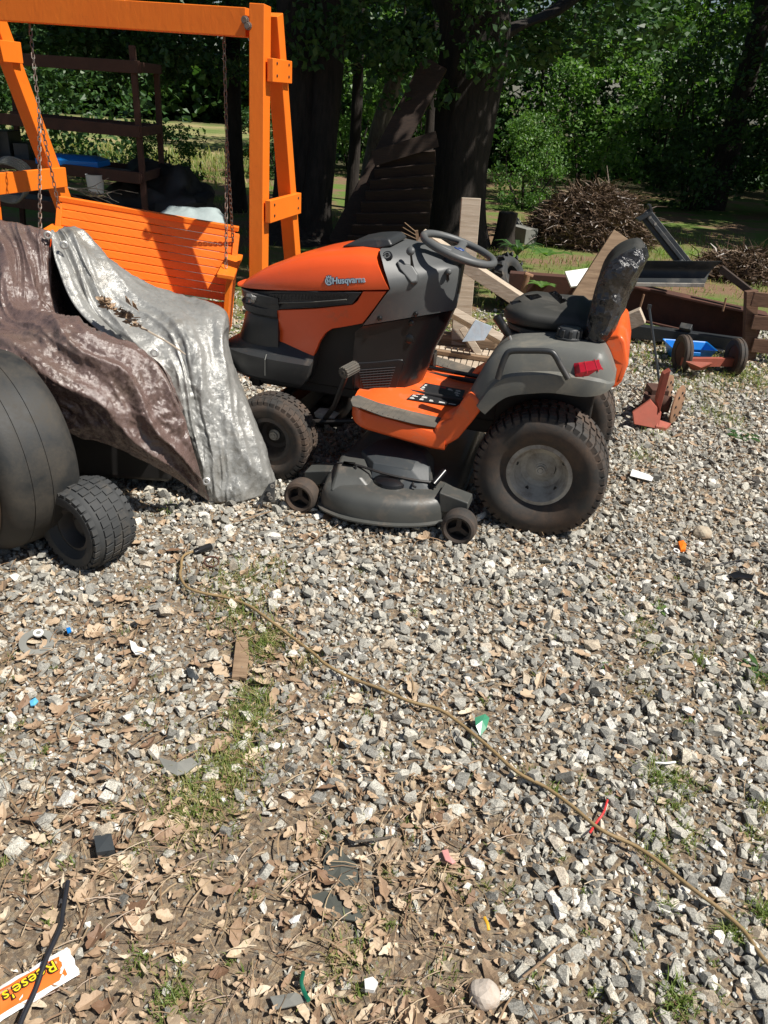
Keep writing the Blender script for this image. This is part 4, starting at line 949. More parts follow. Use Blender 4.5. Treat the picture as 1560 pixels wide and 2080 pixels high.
# ------------------------------------------------------------------ tyres at the left edge
def tyre_thing(name, label, cat, c, axis, R, wd, rimR, mat, rimmat, treadfn=None, n=64, grooves=(), group=None):
    c = Vector(c); ax = Vector(axis).normalized(); t_ = thing(name, label, cat, (c.x, c.y, 0), 0, group)
    h = wd / 2
    side_p = [(rimR, -h * .72), (rimR + .015, -h * .86), (rimR + (R - rimR) * .3, -h * .99), (rimR + (R - rimR) * .5, -h * 1.02), (rimR + (R - rimR) * .7, -h * .99), (R - .026, -h * .91), (R - .014, -h * .82), (R - .006, -h * .70), (R - .002, -h * .58)]
    tread_p = []
    for g in grooves: tread_p += [(R, h * (g - .022)), (R - .003, h * (g - .012)), (R - .003, h * (g + .012)), (R, h * (g + .022))]
    prof = side_p + (tread_p or [(R, -h * .3), (R, h * .3)]) + [(r, -t) for r, t in side_p[::-1]]
    m = MB(); m.lathe(prof, c, ax, n); m.build('tyre', mat, t_, smooth=32)
    o = h * .7
    m = MB(); m.lathe([(rimR + .002, -o), (rimR - .012, -o - .003), (rimR - .02, -o + .01), (rimR - .03, -o + .05), (rimR * .5, -o + .05), (.03, -o + .035), (.001, -o + .035)], c, ax, 40, closed=False); m.build('rim', rimmat, t_, smooth=40)
    if treadfn:
        m = MB(); u = ax.orthogonal().normalized(); v = ax.cross(u); treadfn(m, c, ax, u, v, R, h); m.build('tread', mat, t_)
    return t_
c = Z(20, 1160); bt = tyre_thing('old_tyre', 'large worn grey tyre standing at the left edge beside the tarp', 'tyre', (-1.50, 2.74, .375), (.64, .77, .02), .375, .30, .22, M['old_tyre'], M['tyre_dust'], n=88, grooves=(-.36, 0.12))
m = MB(); cc = Vector((-1.50, 2.74, .375)); ax = Vector((.64, .77, .02)).normalized()
m.lathe([(.25, -.155), (.285, -.158), (.325, -.153), (.30, -.158)], cc, ax, 64); m.build('dirty_band', M['tyre_dust'], bt)
def turf(m, c, ax, u, v, R, h):
    n = 30
    for i in range(n):
        for y0, off in ((-.8, 0), (-.4, .5), (0, 0), (.4, .5), (.8, 0)):
            a = math.tau * (i + off) / n; w_ = math.tau / n * .36
            P = []
            for r in (R - .008, R + .005):
                for da, dy in ((-w_, -.17), (w_, -.17), (w_ * .7, .17), (-w_ * 1.2, .17)):
                    q = a + da; rr = r - (.014 if abs(y0) > .7 else 0); P.append(c + (u * math.cos(q) + v * math.sin(q)) * rr + ax * (y0 + dy) * h)
            m.add(P, [(4, 5, 6, 7), (0, 1, 5, 4), (1, 2, 6, 5), (2, 3, 7, 6), (3, 0, 4, 7)])
c = Z(178, 1060, .165)
tyre_thing('turf_tyre_wheel', 'small knobbly turf tyre under the tarp beside the large worn tyre', 'wheel', (c.x, c.y, .163), (.50, .87, 0), .165, .20, .088, M['tyre_grey'], M['rim_dark'], turf, 48)
hid = thing('covered_machine', 'dark machine body under the tarp, with a low box added to darken the gap', 'machine', (-1.6, 3.55, 0))
m = MB(); m.box((-1.5, 3.75, .42), (1.0, .5, .5)); m.box((-1.75, 3.85, .65), (.5, .4, .5)); m.box((-1.33, 3.5, .20), (.74, .66, .28)); m.box((-1.45, 3.5, .2), (.4, .5, .12)); m.build('body', M['dark_metal'], hid, bevel=.03)  # the wide low box is added to keep the gap under the tarp dark
for xx in (-1.9, -1.1): 
    m = MB(); m.lathe([(.09, -.06), (.17, -.08), (.2, -.05), (.2, .05), (.17, .08), (.09, .06)], (xx, 3.75, .2), (0, 1, 0), 30); m.build('wheel', M['tyre'], hid, smooth=40)
# ------------------------------------------------------------------ weathered lumber behind the mower
def board(label, a, b, w_, h_, mat, cat='board', up=(0, 0, 1), name='lumber', group=None, bev=.004):
    m = MB(); m.bar(a, b, w_, h_, up); o = m.build(name, mat, bevel=bev); 
    return prop(o, label, cat, group)
MW = M['old_wood']
V_ = Vector
a, b = Y(934, 700, 5.85), Y(957, 402, 5.95); board('weathered upright post behind the steering wheel', a, b, .135, .06, MW, 'post', up=(0, 1, 0), name='wooden_post')
board('weathered plank sloping down from behind the steering wheel to the seat', Y(855, 478, 5.75), Y(1110, 646, 5.6), .125, .085, MW, 'plank', name='plank')
board('weathered plank with a tin plate nailed on it, below the steering wheel', Y(918, 634, 5.45), Y(1045, 706, 5.35), .05, .115, MW, 'plank', up=(0, -.9, .5), name='plank')
board('short weathered brace under the plank with the tin plate', Y(938, 665, 5.6), Y(975, 722, 5.55), .05, .10, MW, 'brace', up=(0, -1, .2), name='plank')
m = MB(); m.prism([Y(939, 694, 5.3), Y(966, 650, 5.36), Y(1000, 664, 5.34), Y(984, 691, 5.3)], (0, .006, .002)); o = m.build('tin_plate', solid('tin', (.32, .37, .42), .5, .1, var=.5, scale=9, dirt=(.25, .15, .1), damt=.5)); prop(o, 'crumpled triangular tin plate nailed to the lower plank', 'tin plate')
board('wide weathered plank leaning behind the seat backrest', Y(1177, 610, 5.75), Y(1262, 478, 5.9), .14, .04, M['wood_brown'], 'plank', up=(0, -1, .3), name='plank')
board('sawn timber end sticking out behind the seat on the right', Y(1190, 690, 5.3), Y(1306, 640, 5.2), .09, .10, M['old_wood'], 'timber', name='timber')
m = MB()
for k in range(5): m.tube([Y(846 + k * 1, 472 + k * 7, 5.7), Y(822 - k * 3.5, 452 + k * 9.5, 5.6)], .003, 4)
m.bar(Y(846, 468, 5.7), Y(851, 505, 5.7), .02, .02); o = m.build('rake', M['wood_brown']); prop(o, 'thin-tined rake head poking out left of the steering wheel', 'rake')
pf = thing('wooden_platform', 'pale low plank platform lying on the ground behind the mower', 'platform', Z(920, 735))
for k in range(13):
    x0 = 856 + k * 12.6
    a, b = Z(x0 + 3 * 0, 768, .07), Z(x0 + 18, 703 + k * 1.2, .07); mk_bar('plank', a, b, .036 + .0, .022, MW, pf, bev=.002)
for py in (715, 755): mk_bar('bearer', Z(852, py - 6, .03), Z(1020, py + 5, .03), .07, .05, M['wood_brown'], pf)
board('old dark board lying across the pale platform', Z(872, 712, .10), Z(1030, 735, .10), .05, .03, M['wood_brown'], 'board', name='board')
board('rotten log edging on the ground behind the lumber', Z(880, 690, .05), Z(1010, 700, .05), .14, .12, M['wood_brown'], 'log', name='log', bev=.03)
# long rusty steel beam and things round it
a, b = Y(1035, 565, 7.1), Y(1300, 592, 6.9); board('rusty steel channel in the grass left of the seat back', a + V_((0, 0, -.03)), b, .12, .17, M['rust'], 'steel beam', name='steel_channel')
a, b = Y(1262, 605, 6.75), Y(1545, 668, 6.45); rb = thing('rusty_beam', 'long rusty steel beam raised off the ground at the right', 'steel beam', ((a.x + b.x) / 2, (a.y + b.y) / 2, a.z - .15))
mk_bar('web', a, b, .05, .25, M['rust'], rb); mk_bar('flange', a + V_((0, -.04, .125)), b + V_((0, -.04, .125)), .16, .02, M['rust'], rb); mk_bar('flange', a + V_((0, -.04, -.125)), b + V_((0, -.04, -.125)), .16, .02, M['rust'], rb)
for t in (.12, .5, .9):
    q = a.lerp(b, t); mk_bar('stand', V_((q.x, q.y + .05, 0)), q + V_((0, .05, -.1)), .05, .05, M['rust'], rb)
m = MB(); m.tube([Y(1300, 625, 6.4), Y(1308, 598, 6.4)], .008, 6); m.tube([Y(1475, 605, 6.3), Y(1468, 632, 6.3)], .008, 6); m.build('tie_rod', M['rust_tan'], rb)
def profile_sheet(name, pts_a, pts_b, th, mat, par):
    m = MB(); n = len(pts_a); A = [Vector(p) for p in pts_a]; B = [Vector(p) for p in pts_b]; off = Vector((0, th, 0))
    m.add(A + B + [p + off for p in A] + [p + off for p in B], [(i, i + 1, n + i + 1, n + i) for i in range(n - 1)] + [(2 * n + i, 3 * n + i, 3 * n + i + 1, 2 * n + i + 1) for i in range(n - 1)] + [(0, n, 3 * n, 2 * n), (n - 1, 3 * n - 1, 4 * n - 1, 2 * n - 1)] + [(i, 2 * n + i, 2 * n + i + 1, i + 1) for i in range(n - 1)] + [(n + i, n + i + 1, 3 * n + i + 1, 3 * n + i) for i in range(n - 1)])
    return m.build(name, mat, par, smooth=40)
pw = thing('plow_blade', 'black curved plow blade with a raised steel arm on the rusty beam', 'plow blade', Y(1380, 580, 6.6))
pa_, pb_ = [], []
for k in range(9):
    t = k / 8; a = Y(1255, 578, 6.45); b = Y(1432, 580, 6.3); zz = .18 * t; yy = .02 + .085 * math.sin(math.pi * min(1, t * 1.05)) + .03 * t
    pa_.append(a + V_((.06 * t, yy, zz))); pb_.append(b + V_((.10 * t ** .7, yy, zz)))
profile_sheet('blade', pa_, pb_, .012, M['plow_black'], pw)
mk_bar('cutting_edge', pa_[0] + V_((0, -.01, 0)), pb_[0] + V_((0, -.01, 0)), .01, .03, M['rim'], pw)
a, b = Y(1398, 545, 6.6), Y(1308, 432, 6.75); mk_bar('arm', a, b, .045, .10, M['plow_black'], pw, up=(.6, 0, .5)); mk_bar('arm_channel', a + V_((0, -.035, 0)), b + V_((0, -.035, 0)), .03, .03, M['plow_black'], pw, up=(.6, 0, .5))
mk_bar('arm_bracket', Y(1294, 447, 6.7), Y(1322, 432, 6.7), .10, .02, M['plow_black'], pw); mk_bar('arm_bracket', Y(1318, 415, 6.75), Y(1324, 440, 6.75), .06, .02, M['plow_black'], pw); mk_bar('arm_foot', Y(1378, 535, 6.5), Y(1402, 545, 6.5), .08, .05, M['plow_black'], pw)
m = MB()
for px, py in ((1320, 441), (1331, 455), (1385, 530), (1386, 545), (1397, 532)): m.lathe([(.001, .008), (.011, .008), (.012, 0)], Y(px, py, 6.52 if py > 500 else 6.67), (0, -1, 0), 8, closed=False)
m.build('bolt', M['steel'], pw)['kind'] = 'stuff'
board('grey timber propped on the right end of the plow blade', Y(1463, 545, 6.5), Y(1534, 600, 6.4), .07, .05, M['dark_wood'], 'timber', name='timber')
board('white painted board lying on the rusty channel', Y(1153, 568, 6.75), Y(1208, 560, 6.8), .17, .02, M['white_paint'], 'board', name='board', up=(0, -.5, .7))
# pallet at the right edge
pl = thing('wooden_pallet', 'reddish wooden pallet standing on edge at the right', 'pallet', Y(1540, 755, 6.0))
for k in range(4): mk_bar('slat', Y(1528, 607 + k * 47, 6.05), Y(1640, 618 + k * 47, 6.0), .025, .105, M['pallet_wood'], pl, bev=.003)
for px in (1526, 1625): mk_bar('stringer', Y(px, 590, 6.12), Y(px - 6, 758, 6.1), .09, .06, M['pallet_wood'], pl, up=(0, -1, 0))
# axle with two wheels, blue tray
axl = thing('wheel_axle', 'pair of narrow black wheels on a rusty axle at the right', 'axle', Z(1440, 755))
for px, py in ((1386, 718), (1494, 725)):
    c = Z(px, py, .135); m = MB(); m.lathe([(.085, -.02), (.125, -.03), (.135, -.02), (.135, -.006), (.131, -.004), (.131, .004), (.135, .006), (.135, .02), (.125, .03), (.085, .02)], c, (.998, .06, 0), 36); m.build('tyre', M['tyre'], axl, smooth=40)
    m = MB(); m.lathe([(.088, -.015), (.06, -.02), (.001, -.02), (.001, .02), (.06, .02), (.088, .015)], c, (.998, .06, 0), 28, closed=False); m.build('wheel_disc', M['rust_brown'], axl, smooth=40)
m = MB(); a, b = Z(1386, 735, .10), Z(1494, 735, .10); m.bar(a, b, .04, .06); m.prism([Z(1395, 735, .13), Z(1425, 747, .10), Z(1448, 738, .13), Z(1430, 752, .05), Z(1405, 752, .05)], (0, .02, 0)); m.build('axle_bar', M['red_oxide'], axl)
tr_o = thing('blue_tray', 'bright blue plastic tray on the ground behind the narrow wheels', 'tray', Z(1395, 735))
P = [Z(1360, 716, .02), Z(1428, 722, .02), Z(1424, 738, .02), Z(1366, 735, .02)]
cc = sum(P, Vector()) / 4
m = MB(); R1 = [cc + V_((x * .13, y * .09, 0)) for x, y in ((-1, -1), (1, -1), (1, 1), (-1, 1))]; R2 = [cc + V_((x * .165, y * .12, .10)) for x, y in ((-1, -1), (1, -1), (1, 1), (-1, 1))]
m.loft([[p + V_((0, 0, 0)) for p in R1], R2, [cc + (p - cc) * 1.06 for p in R2], ], caps=(True, False)); m.loft([R2, [p + V_((0, 0, .008)) for p in R1]], caps=(False, True)); m.build('tub', M['blue_plastic'], tr_o, bevel=.012)
m = MB(); m.box(cc + V_((.0, -.118, .07)), (.10, .02, .03)); m.build('handle', M['blue_plastic'], tr_o, bevel=.006)
bars = thing('steel_attachment', 'flat black steel attachment lying under the rusty beam', 'attachment', Z(1430, 690))
mk_bar('bar', Z(1262, 668, .10), Z(1516, 702, .10), .09, .10, M['plow_black'], bars); mk_bar('lug', Z(1393, 678, .12), Z(1393, 662, .2), .09, .05, M['plow_black'], bars); 
m = MB(); m.prism([Z(1332, 685, .04), Z(1350, 698, .04), Z(1375, 702, .04), Z(1395, 690, .04), Z(1370, 683, .04)], (0, 0, .012)); m.build('plate', M['plow_black'], bars, bevel=.003); mk_bar('blade', Z(1398, 700, .06), Z(1470, 712, .06), .03, .012, M['steel'], bars)
# red disc implement and rod
imp = thing('disc_implement', 'rusty red farm implement with a tan notched disc on the gravel', 'implement', Z(1335, 868))
q0 = Z(1340, 866)
m = MB(); m.prism([Y(1285, 838, 4.42), Y(1322, 812, 4.46), Y(1344, 838, 4.46), Y(1338, 872, 4.40), Y(1288, 862, 4.40)], (0, .02, 0)); m.build('side_plate', M['red_oxide'], imp, bevel=.004)
m = MB(); m.prism([Y(1334, 815, 4.48), Y(1348, 760, 4.5), Y(1363, 752, 4.5), Y(1348, 808, 4.46), Y(1340, 840, 4.44)], (.0, .05, 0)); m.build('scraper_plate', M['red_oxide'], imp, bevel=.003)
m = MB(); m.prism([Z(1336, 858, .05), Z(1362, 866, .02), Z(1352, 876, .01), Z(1330, 872, .02)], (0, 0, .02)); m.build('foot', M['red_oxide'], imp, bevel=.003)
for cx, dy, mt in ((1376, 0, 'rust_tan'), (1372, .20, 'rust_tan')):
    c = Z(cx, 822, .125); c = V_((c.x, c.y + dy, .125)); ax = V_((.83, -.56, 0)).normalized(); m = MB(); m.lathe([(.001, .012), (.10, .009), (.118, .004), (.118, -.004), (.10, -.003), (.001, 0)], c, ax, 40, closed=False); d_o = m.build('disc', M[mt], imp, smooth=30)
    m = MB(); u = ax.orthogonal().normalized(); v = ax.cross(u)
    for k in range(8):
        a = k * math.tau / 8; qq = c + (u * math.cos(a) + v * math.sin(a)) * .075 + ax * .0115; m.box(qq, (.010, .010, .014), Matrix((ax, u, v)).transposed())
    m.build('disc_hole', M['label_black'], d_o)
m = MB(); m.lathe([(.001, -.1), (.05, -.1), (.05, .06), (.001, .06)], V_((Z(1350, 830, .125).x, Z(1350, 830, .125).y + .1, .125)), (.9, -.44, 0), 20, closed=False)
m.box(Z(1345, 830, .12) + V_((0, .16, 0)), (.10, .14, .16)); m.build('drum', M['rust_brown'], imp, smooth=30)
m = MB()
for k in range(16):
    q = Z(1290 + (k % 4) * 12, 795 + (k // 4) * 12, .08 - .015 * (k // 4)); m.tube([q, q + V_((-.03, -.01, .02)), q + V_((-.055, .0, -.005))], .003, 4)
m.build('tine', M['rust_brown'], imp)
m = MB(); m.tube([Y(1318, 622, 4.75), Y(1341, 788, 4.55)], .0075, 6); m.box(Y(1319, 624, 4.75), (.02, .02, .03)); o = m.build('steel_rod', M['plow_black']); prop(o, 'thin black steel rod standing beside the red implement', 'rod')
# lugged tyre and pipe behind the steering wheel
def lug(m, c, ax, u, v, R, h):
    for i in range(16):
        for sg in (-1, 1):
            a = math.tau * (i + (.5 if sg > 0 else 0)) / 16
            P = []
            for r in (R - .01, R + .022):
                for da, y in ((-.05, 0.05), (.05, .05), (.22, .95), (.10, .95)): P.append(c + (u * math.cos(a + da) + v * math.sin(a + da)) * r + ax * sg * y * h)
            m.add(P, [(4, 5, 6, 7), (0, 1, 5, 4), (1, 2, 6, 5), (2, 3, 7, 6), (3, 0, 4, 7)])
c = Y(1032, 568, 7.4)
tyre_thing('lugged_tyre', 'dark lugged tractor tyre lying behind the steering wheel', 'tyre', c, (.75, -.5, .45), .21, .17, .11, M['tyre_grey'], M['rim_dark'], lug, 40)
m = MB(); m.tube([Y(1060, 600, 6.9), Y(1072, 560, 6.9)], .025, 10); m.tube([Y(1066, 556, 6.9), Y(1082, 562, 6.9)], .018, 8); o = m.build('rusty_pipe', M['rust_tan'], smooth=40); prop(o, 'short rusty pipe with a coupling beside the lugged tyre', 'pipe')
# ------------------------------------------------------------------ storage rack in the shade at the left
rk0 = Y(305, 440, 8.0)
rack = thing('storage_rack', 'rusty brown steel shelving rack in the shade behind the swing', 'rack', (rk0.x, rk0.y, 0))
for px0, py0, px1, py1, yy in ((268, 92, 296, 430, 7.9), (318, 145, 332, 430, 8.6), (-30, 70, -10, 420, 8.5), (25, 120, 40, 420, 9.2)):
    a, b = Y(px0, py0, yy), Y(px1, py1, yy); b.z = 0; mk_bar('post', a, b, .05, .05, M['rust_brown'], rack)
for py, pyr in ((128, 135), (250, 262), (338, 350), (415, 428)):
    a, b = Y(-30, py - 12, 8.45), Y(283, py + 8, 7.85); b.z = a.z; mk_bar('shelf_edge', a, b, .03, .10, M['rust_brown'], rack)
    a2, b2 = Y(25, py - 2, 9.15), Y(325, py + 12, 8.55); a2.z = b2.z = a.z; mk_bar('shelf_edge', a2, b2, .03, .08, M['rust_brown'], rack); mk_bar('shelf_end', b, b2, .03, .08, M['rust_brown'], rack)
    m = MB(); m.prism([p + V_((0, 0, -.02)) for p in (a, b, b2, a2)], (0, 0, .012)); m.build('shelf', M['concrete'], rack)
def shelf_item(name, label, cat, px, py, yy, fn):
    m = MB(); c = Y(px, py, yy); mat = fn(m, c); o = m.build(name, mat, bevel=.006); return prop(o, label, cat)
def f_blue(m, c): m.loft([[c + V_((x * .30, y * .18, z)) for x, y in ((-1, -1), (1, -1), (1, 1), (-1, 1))] for z, k in ((0, .9), (.03, 1), (.05, 1))] + [[c + V_((x * .20, y * .1, .085)) for x, y in ((-1, -1), (1, -1), (1, 1), (-1, 1))]]); return M['blue_plastic']
shelf_item('blue_bin', 'flat blue plastic bin on the lower rack shelf', 'bin', 150, 334, 8.3, f_blue)
def f_buck(m, c): m.lathe([(.001, 0), (.07, 0), (.085, .16), (.09, .165), (.08, .165), (.07, .02), (.001, .02)], c, (0, 0, 1), 20, closed=False); return M['white_paint']
shelf_item('white_bucket', 'small white bucket on the bottom rack shelf', 'bucket', 196, 392, 8.0, f_buck)
def f_box(m, c): m.box(c + V_((0, 0, .15)), (.18, .3, .3)); m.box(c + V_((.2, 0, .10)), (.15, .3, .2)); return M['cover_grey']
shelf_item('storage_box', 'grey boxes stacked at the left end of the rack', 'box', 20, 330, 8.7, f_box)
m = MB()
for k in range(5): 
    c = Y(14, 372, 7.6) + V_((k * .012, k * .01, k * .012)); m.tube([c + V_((math.cos(t) * .17, .03 * math.sin(t * 3), math.sin(t) * .17)) for t in [math.tau * i / 24 for i in range(24)]], .012, 6, closed=True)
o = m.build('coiled_hose', M['concrete'], smooth=50); prop(o, 'coil of pale grey hose hanging at the left edge behind the swing', 'hose')
m = MB(); r2 = random.Random(3)
a, b = Y(-10, 350, 7.0), Y(205, 396, 6.8); P = curve_pts([a, a.lerp(b, .4) + V_((0, 0, .02)), a.lerp(b, .7), b], 4); m.tube(P, [.016 - .011 * i / len(P) for i in range(len(P))], 6)
for k in range(16):
    s_ = P[r2.randrange(3, len(P))]; e = s_ + V_((r2.uniform(-.1, .4), r2.uniform(-.2, .2), r2.uniform(-.25, .12))); m.tube([s_, s_.lerp(e, .5) + V_((0, 0, r2.uniform(-.03, .04))), e], [.005, .004, .002], 4)
o = m.build('dead_branch', M['bark_pale']); prop(o, 'bare dead branch with twigs lying behind the swing', 'branch')
# pale cloth heap, dark heap
def heap(name, label, cat, px, py, yy, sx, sy, sz, mat, seed):
    c = Y(px, py, yy); m = MB(); n, k = 26, 12; rings = []
    for i in range(k + 1):
        t = i / k; r = []
        for j in range(n):
            a = math.tau * j / n; rr = (1 - t ** 1.6) ** .6; p = V_((math.cos(a) * sx * rr, math.sin(a) * sy * rr, sz * t)); d = noise.noise(p * 6 + V_((seed, 0, 0))) * .25 + noise.noise(p * 15 + V_((seed, 2, 0))) * .1
            r.append(V_((c.x, c.y, 0)) + V_((p.x * (1 + d), p.y * (1 + d), max(0, c.z + p.z * (1 + d * 1.5)))))
        rings.append(r)
    m.loft([[V_((c.x + (p.x - c.x) * .4, c.y + (p.y - c.y) * .4, 0)) for p in rings[0]]] + rings); o = m.build(name, mat, smooth=50); return prop(o, label, cat)
heap('cloth_sheet', 'pale sheet crumpled over a heap behind the swing bench', 'sheet', 388, 446, 6.9, .30, .2, .12, M['pale_cloth'], 1)
heap('dark_heap', 'dark bagged heap under the rack shelves', 'heap', 330, 440, 8.6, .6, .5, .5, M['dark_metal'], 4)
# ------------------------------------------------------------------ trees, trunks and crowns
def leaf_cloud(name, N, sampler, size, seed, tintfn=None, flat=.5):
    R = np.random.RandomState(seed); P = sampler(R, N); N = len(P)
    n = R.normal(size=(N, 3)); n[:, 2] += flat * 2; n /= np.linalg.norm(n, axis=1, keepdims=True)
    t = np.cross(n, R.normal(size=(N, 3))); t /= np.linalg.norm(t, axis=1, keepdims=True); b = np.cross(n, t)
    L = size * R.uniform(.6, 1.35, (N, 1)); W = L * R.uniform(.30, .46, (N, 1))
    V = np.empty((N, 4, 3)); V[:, 0] = P - t * L * .5; V[:, 1] = P + b * W + n * W * .25 - t * L * .05; V[:, 2] = P + t * L * .5 - n * L * .08; V[:, 3] = P - b * W + n * W * .25 - t * L * .05
    tint = np.repeat(np.clip(R.beta(2, 2.6, N) + (tintfn(P) if tintfn else 0), 0, 1), 4)
    return np_mesh(name, V.reshape(-1, 3), np.arange(N * 4).reshape(N, 4), tint)
def blobs(cl, sx, sy, sz, rr):
    def f(R, N):
        a = R.uniform(0, math.tau, cl); u = R.uniform(-1, 1, cl); r = R.uniform(.35, 1, cl) ** .5
        c = np.stack([np.cos(a) * np.sqrt(1 - u * u) * r * sx, np.sin(a) * np.sqrt(1 - u * u) * r * sy, u * r * sz], 1)
        k = R.randint(0, cl, N); q = R.normal(size=(N, 3)); q *= (R.uniform(.1, 1, (N, 1)) ** .4) / np.linalg.norm(q, axis=1, keepdims=True)
        s_ = rr * R.uniform(.5, 1.4, cl)[k][:, None]
        return c[k] + q * s_ * np.array([1, 1, .6])
    return f
crown_me = [leaf_cloud('crown', 17000, blobs(60, 3.0, 3.0, 1.7, .8), .15, 20 + i) for i in range(2)]
low_me = [leaf_cloud('low_leaves', 2600, blobs(26, 1.3, 1.0, .55, .33), .085, 30 + i) for i in range(2)]
shrub_me = [leaf_cloud('shrub_leaves', 6500, blobs(46, 1.5, 1.1, 1.5, .42), .085, 40 + i) for i in range(3)]
def trunk_mesh(pts, rad, seed, n=20, rough=.06):
    P = curve_pts(pts, 8); Rr = catmull([(r,) for r in rad], 8)[:, 0]; rings = []
    for i, (p, r) in enumerate(zip(P, Rr)):
        ring = []
        for k in range(n):
            a = math.tau * k / n; d = V_((math.cos(a), math.sin(a), 0)); ridge = noise.noise(V_((math.cos(a) * 5 + seed, math.sin(a) * 5, p.z * .9))) * rough * 1.6 + noise.noise(V_((math.cos(a) * 14 + seed, math.sin(a) * 14, p.z * 2.2))) * rough
            ring.append(p + d * r * (1 + ridge))
        rings.append(ring)
    return rings
def tree(name, label, pts, rad, mat, crown=None, limbs=(), group='trees behind the lumber', seed=1):
    P0 = Vector(pts[0]); t_ = thing(name, label, 'tree', (P0.x, P0.y, 0), 0, group)
    m = MB(); m.loft(trunk_mesh(pts, rad, seed))
    for lp_, lr in limbs: m.loft(trunk_mesh(lp_, lr, seed + 3, 12))
    m.build('trunk', mat, t_, smooth=60)
    for (me_, off, sc, rz) in crown or ():
        o = link('crown', me_, M['leaf'], t_); o.location = V_(off) - V_((P0.x, P0.y, 0)); o.scale = sc; o.rotation_euler = (0, 0, rz)
    return t_
def gl(px, py, y): return Y(px, py, y)
tree('oak_tree', 'thick dark tree trunk right of centre with leaning boards against it', [Z(932, 500), gl(930, 440, 10.6), gl(934, 330, 10.65), gl(950, 200, 10.7), gl(966, 60, 10.75), gl(975, -60, 10.8), V_((1.6, 10.9, 5))], [.42, .37, .35, .37, .42, .46, .36], M['bark'],
     [(crown_me[0], (2.3, 8.7, 5.7), (.85, .9, 1.0), 0), (crown_me[1], (-.4, 10.8, 6.6), (1.1, 1.1, 1), 2), (low_me[0], gl(830, 60, 10.2), (1, 1, 1.2), 0), (low_me[1], gl(1130, 40, 11.5), (1.3, 1, 1), 0)],
     [([gl(965, 90, 10.7), gl(1040, 55, 10.9), gl(1130, 20, 11.4), gl(1250, -80, 12)], [.3, .17, .13, .1])], seed=2)
tree('oak_tree', 'dark trunk rising just right of the orange swing frame', [Z(592, 490), gl(600, 440, 10.45), gl(605, 300, 10.5), gl(608, 120, 10.6), gl(612, -60, 10.7), V_((-1.2, 10.8, 5.0))], [.42, .32, .28, .27, .26, .2], M['bark'],
     [(crown_me[1], (-.6, 8.4, 5.9), (1.0, .95, 1.0), 1), (low_me[1], gl(430, 70, 11), (1, 1, 1), 1.2)], seed=5)
tree('oak_tree', 'leaning trunk dappled with sun beside the trunk by the swing', [Z(640, 488), gl(640, 440, 10.3), gl(655, 300, 10.35), gl(668, 120, 10.5), gl(680, -60, 10.6), V_((-.7, 10.7, 5))], [.30, .21, .17, .18, .17, .14], M['bark'], [(low_me[0], gl(740, 40, 12), (1.2, 1, 1), .4)], seed=9)
tree('young_tree', 'slim dark trunk standing left of the orange swing post', [Z(482, 430), gl(478, 330, 12), gl(472, 150, 12.1), gl(467, -40, 12.2), V_((-2.9, 12.3, 4.6))], [.15, .115, .105, .10, .07], M['bark'], [(crown_me[0], (-3.0, 9.8, 5.7), (1.1, 1.0, 1.0), 3), (low_me[0], gl(250, 60, 11.5), (1.3, 1, 1), 2), (low_me[1], gl(120, 30, 11.0), (1.3, 1, 1), 4)], seed=12)
tree('snag_tree', 'pale leaning dead trunk lit by sun between the dark trunks', [Z(735, 478), gl(748, 380, 12.4), gl(770, 265, 12.4), gl(793, 190, 12.4), gl(812, 120, 12.4), gl(820, 60, 12.4), gl(824, 0, 12.4)], [.16, .14, .13, .12, .11, .03, .015], M['bark_pale'], None, [([gl(808, 135, 12.4), gl(818, 128, 12.4), gl(826, 110, 12.3)], [.05, .04, .02])], seed=15)
tree('shade_tree', 'leafy tree outside the right edge shading the far hedge', [(7.6, 12.6, 0), (7.6, 12.6, 2), (7.7, 12.7, 4.5)], [.3, .24, .2], M['bark'], [(crown_me[0], (8.6, 13.2, 5.0), (1.05, .9, 1.0), 5), (crown_me[1], (11.4, 11.4, 5.2), (1.1, 1, 1.1), 4), (crown_me[0], (9.9, 15.8, 5.4), (1.0, 1, 1), 2.2)], seed=18)  # extra unseen crowns added to deepen the shade on the right-hand wood
tree('shade_tree', 'leafy tree standing behind the brush pile shading the hedge', [(6.2, 17.2, 0), (6.3, 17.3, 2), (6.3, 17.3, 5)], [.26, .2, .18], M['bark'], [(crown_me[1], (11.5, 18.0, 5.6), (.9, .9, 1.0), 5.5), (low_me[0], (6.3, 17.3, 4.6), (1.1, 1, 1.0), 1)], seed=21)
for k, (px, py, yy, r, lean, lb) in enumerate(((712, 440, 13.5, .09, 20, 'slim dark trunk left of the pale leaning snag'), (858, 430, 14.0, .08, 30, 'slim dark trunk close left of the thick trunk'))):
    b0 = Y(px, py, yy); b0.z = 0; tree('slim_tree', lb, [b0, Y(px + lean * .4, py - 130, yy), Y(px + lean * .8, py - 300, yy), Y(px + lean, py - 460, yy)], [r * 1.2, r, r * .9, r * .75], M['bark'], None, group='slim trunks in the wood', seed=30 + k)
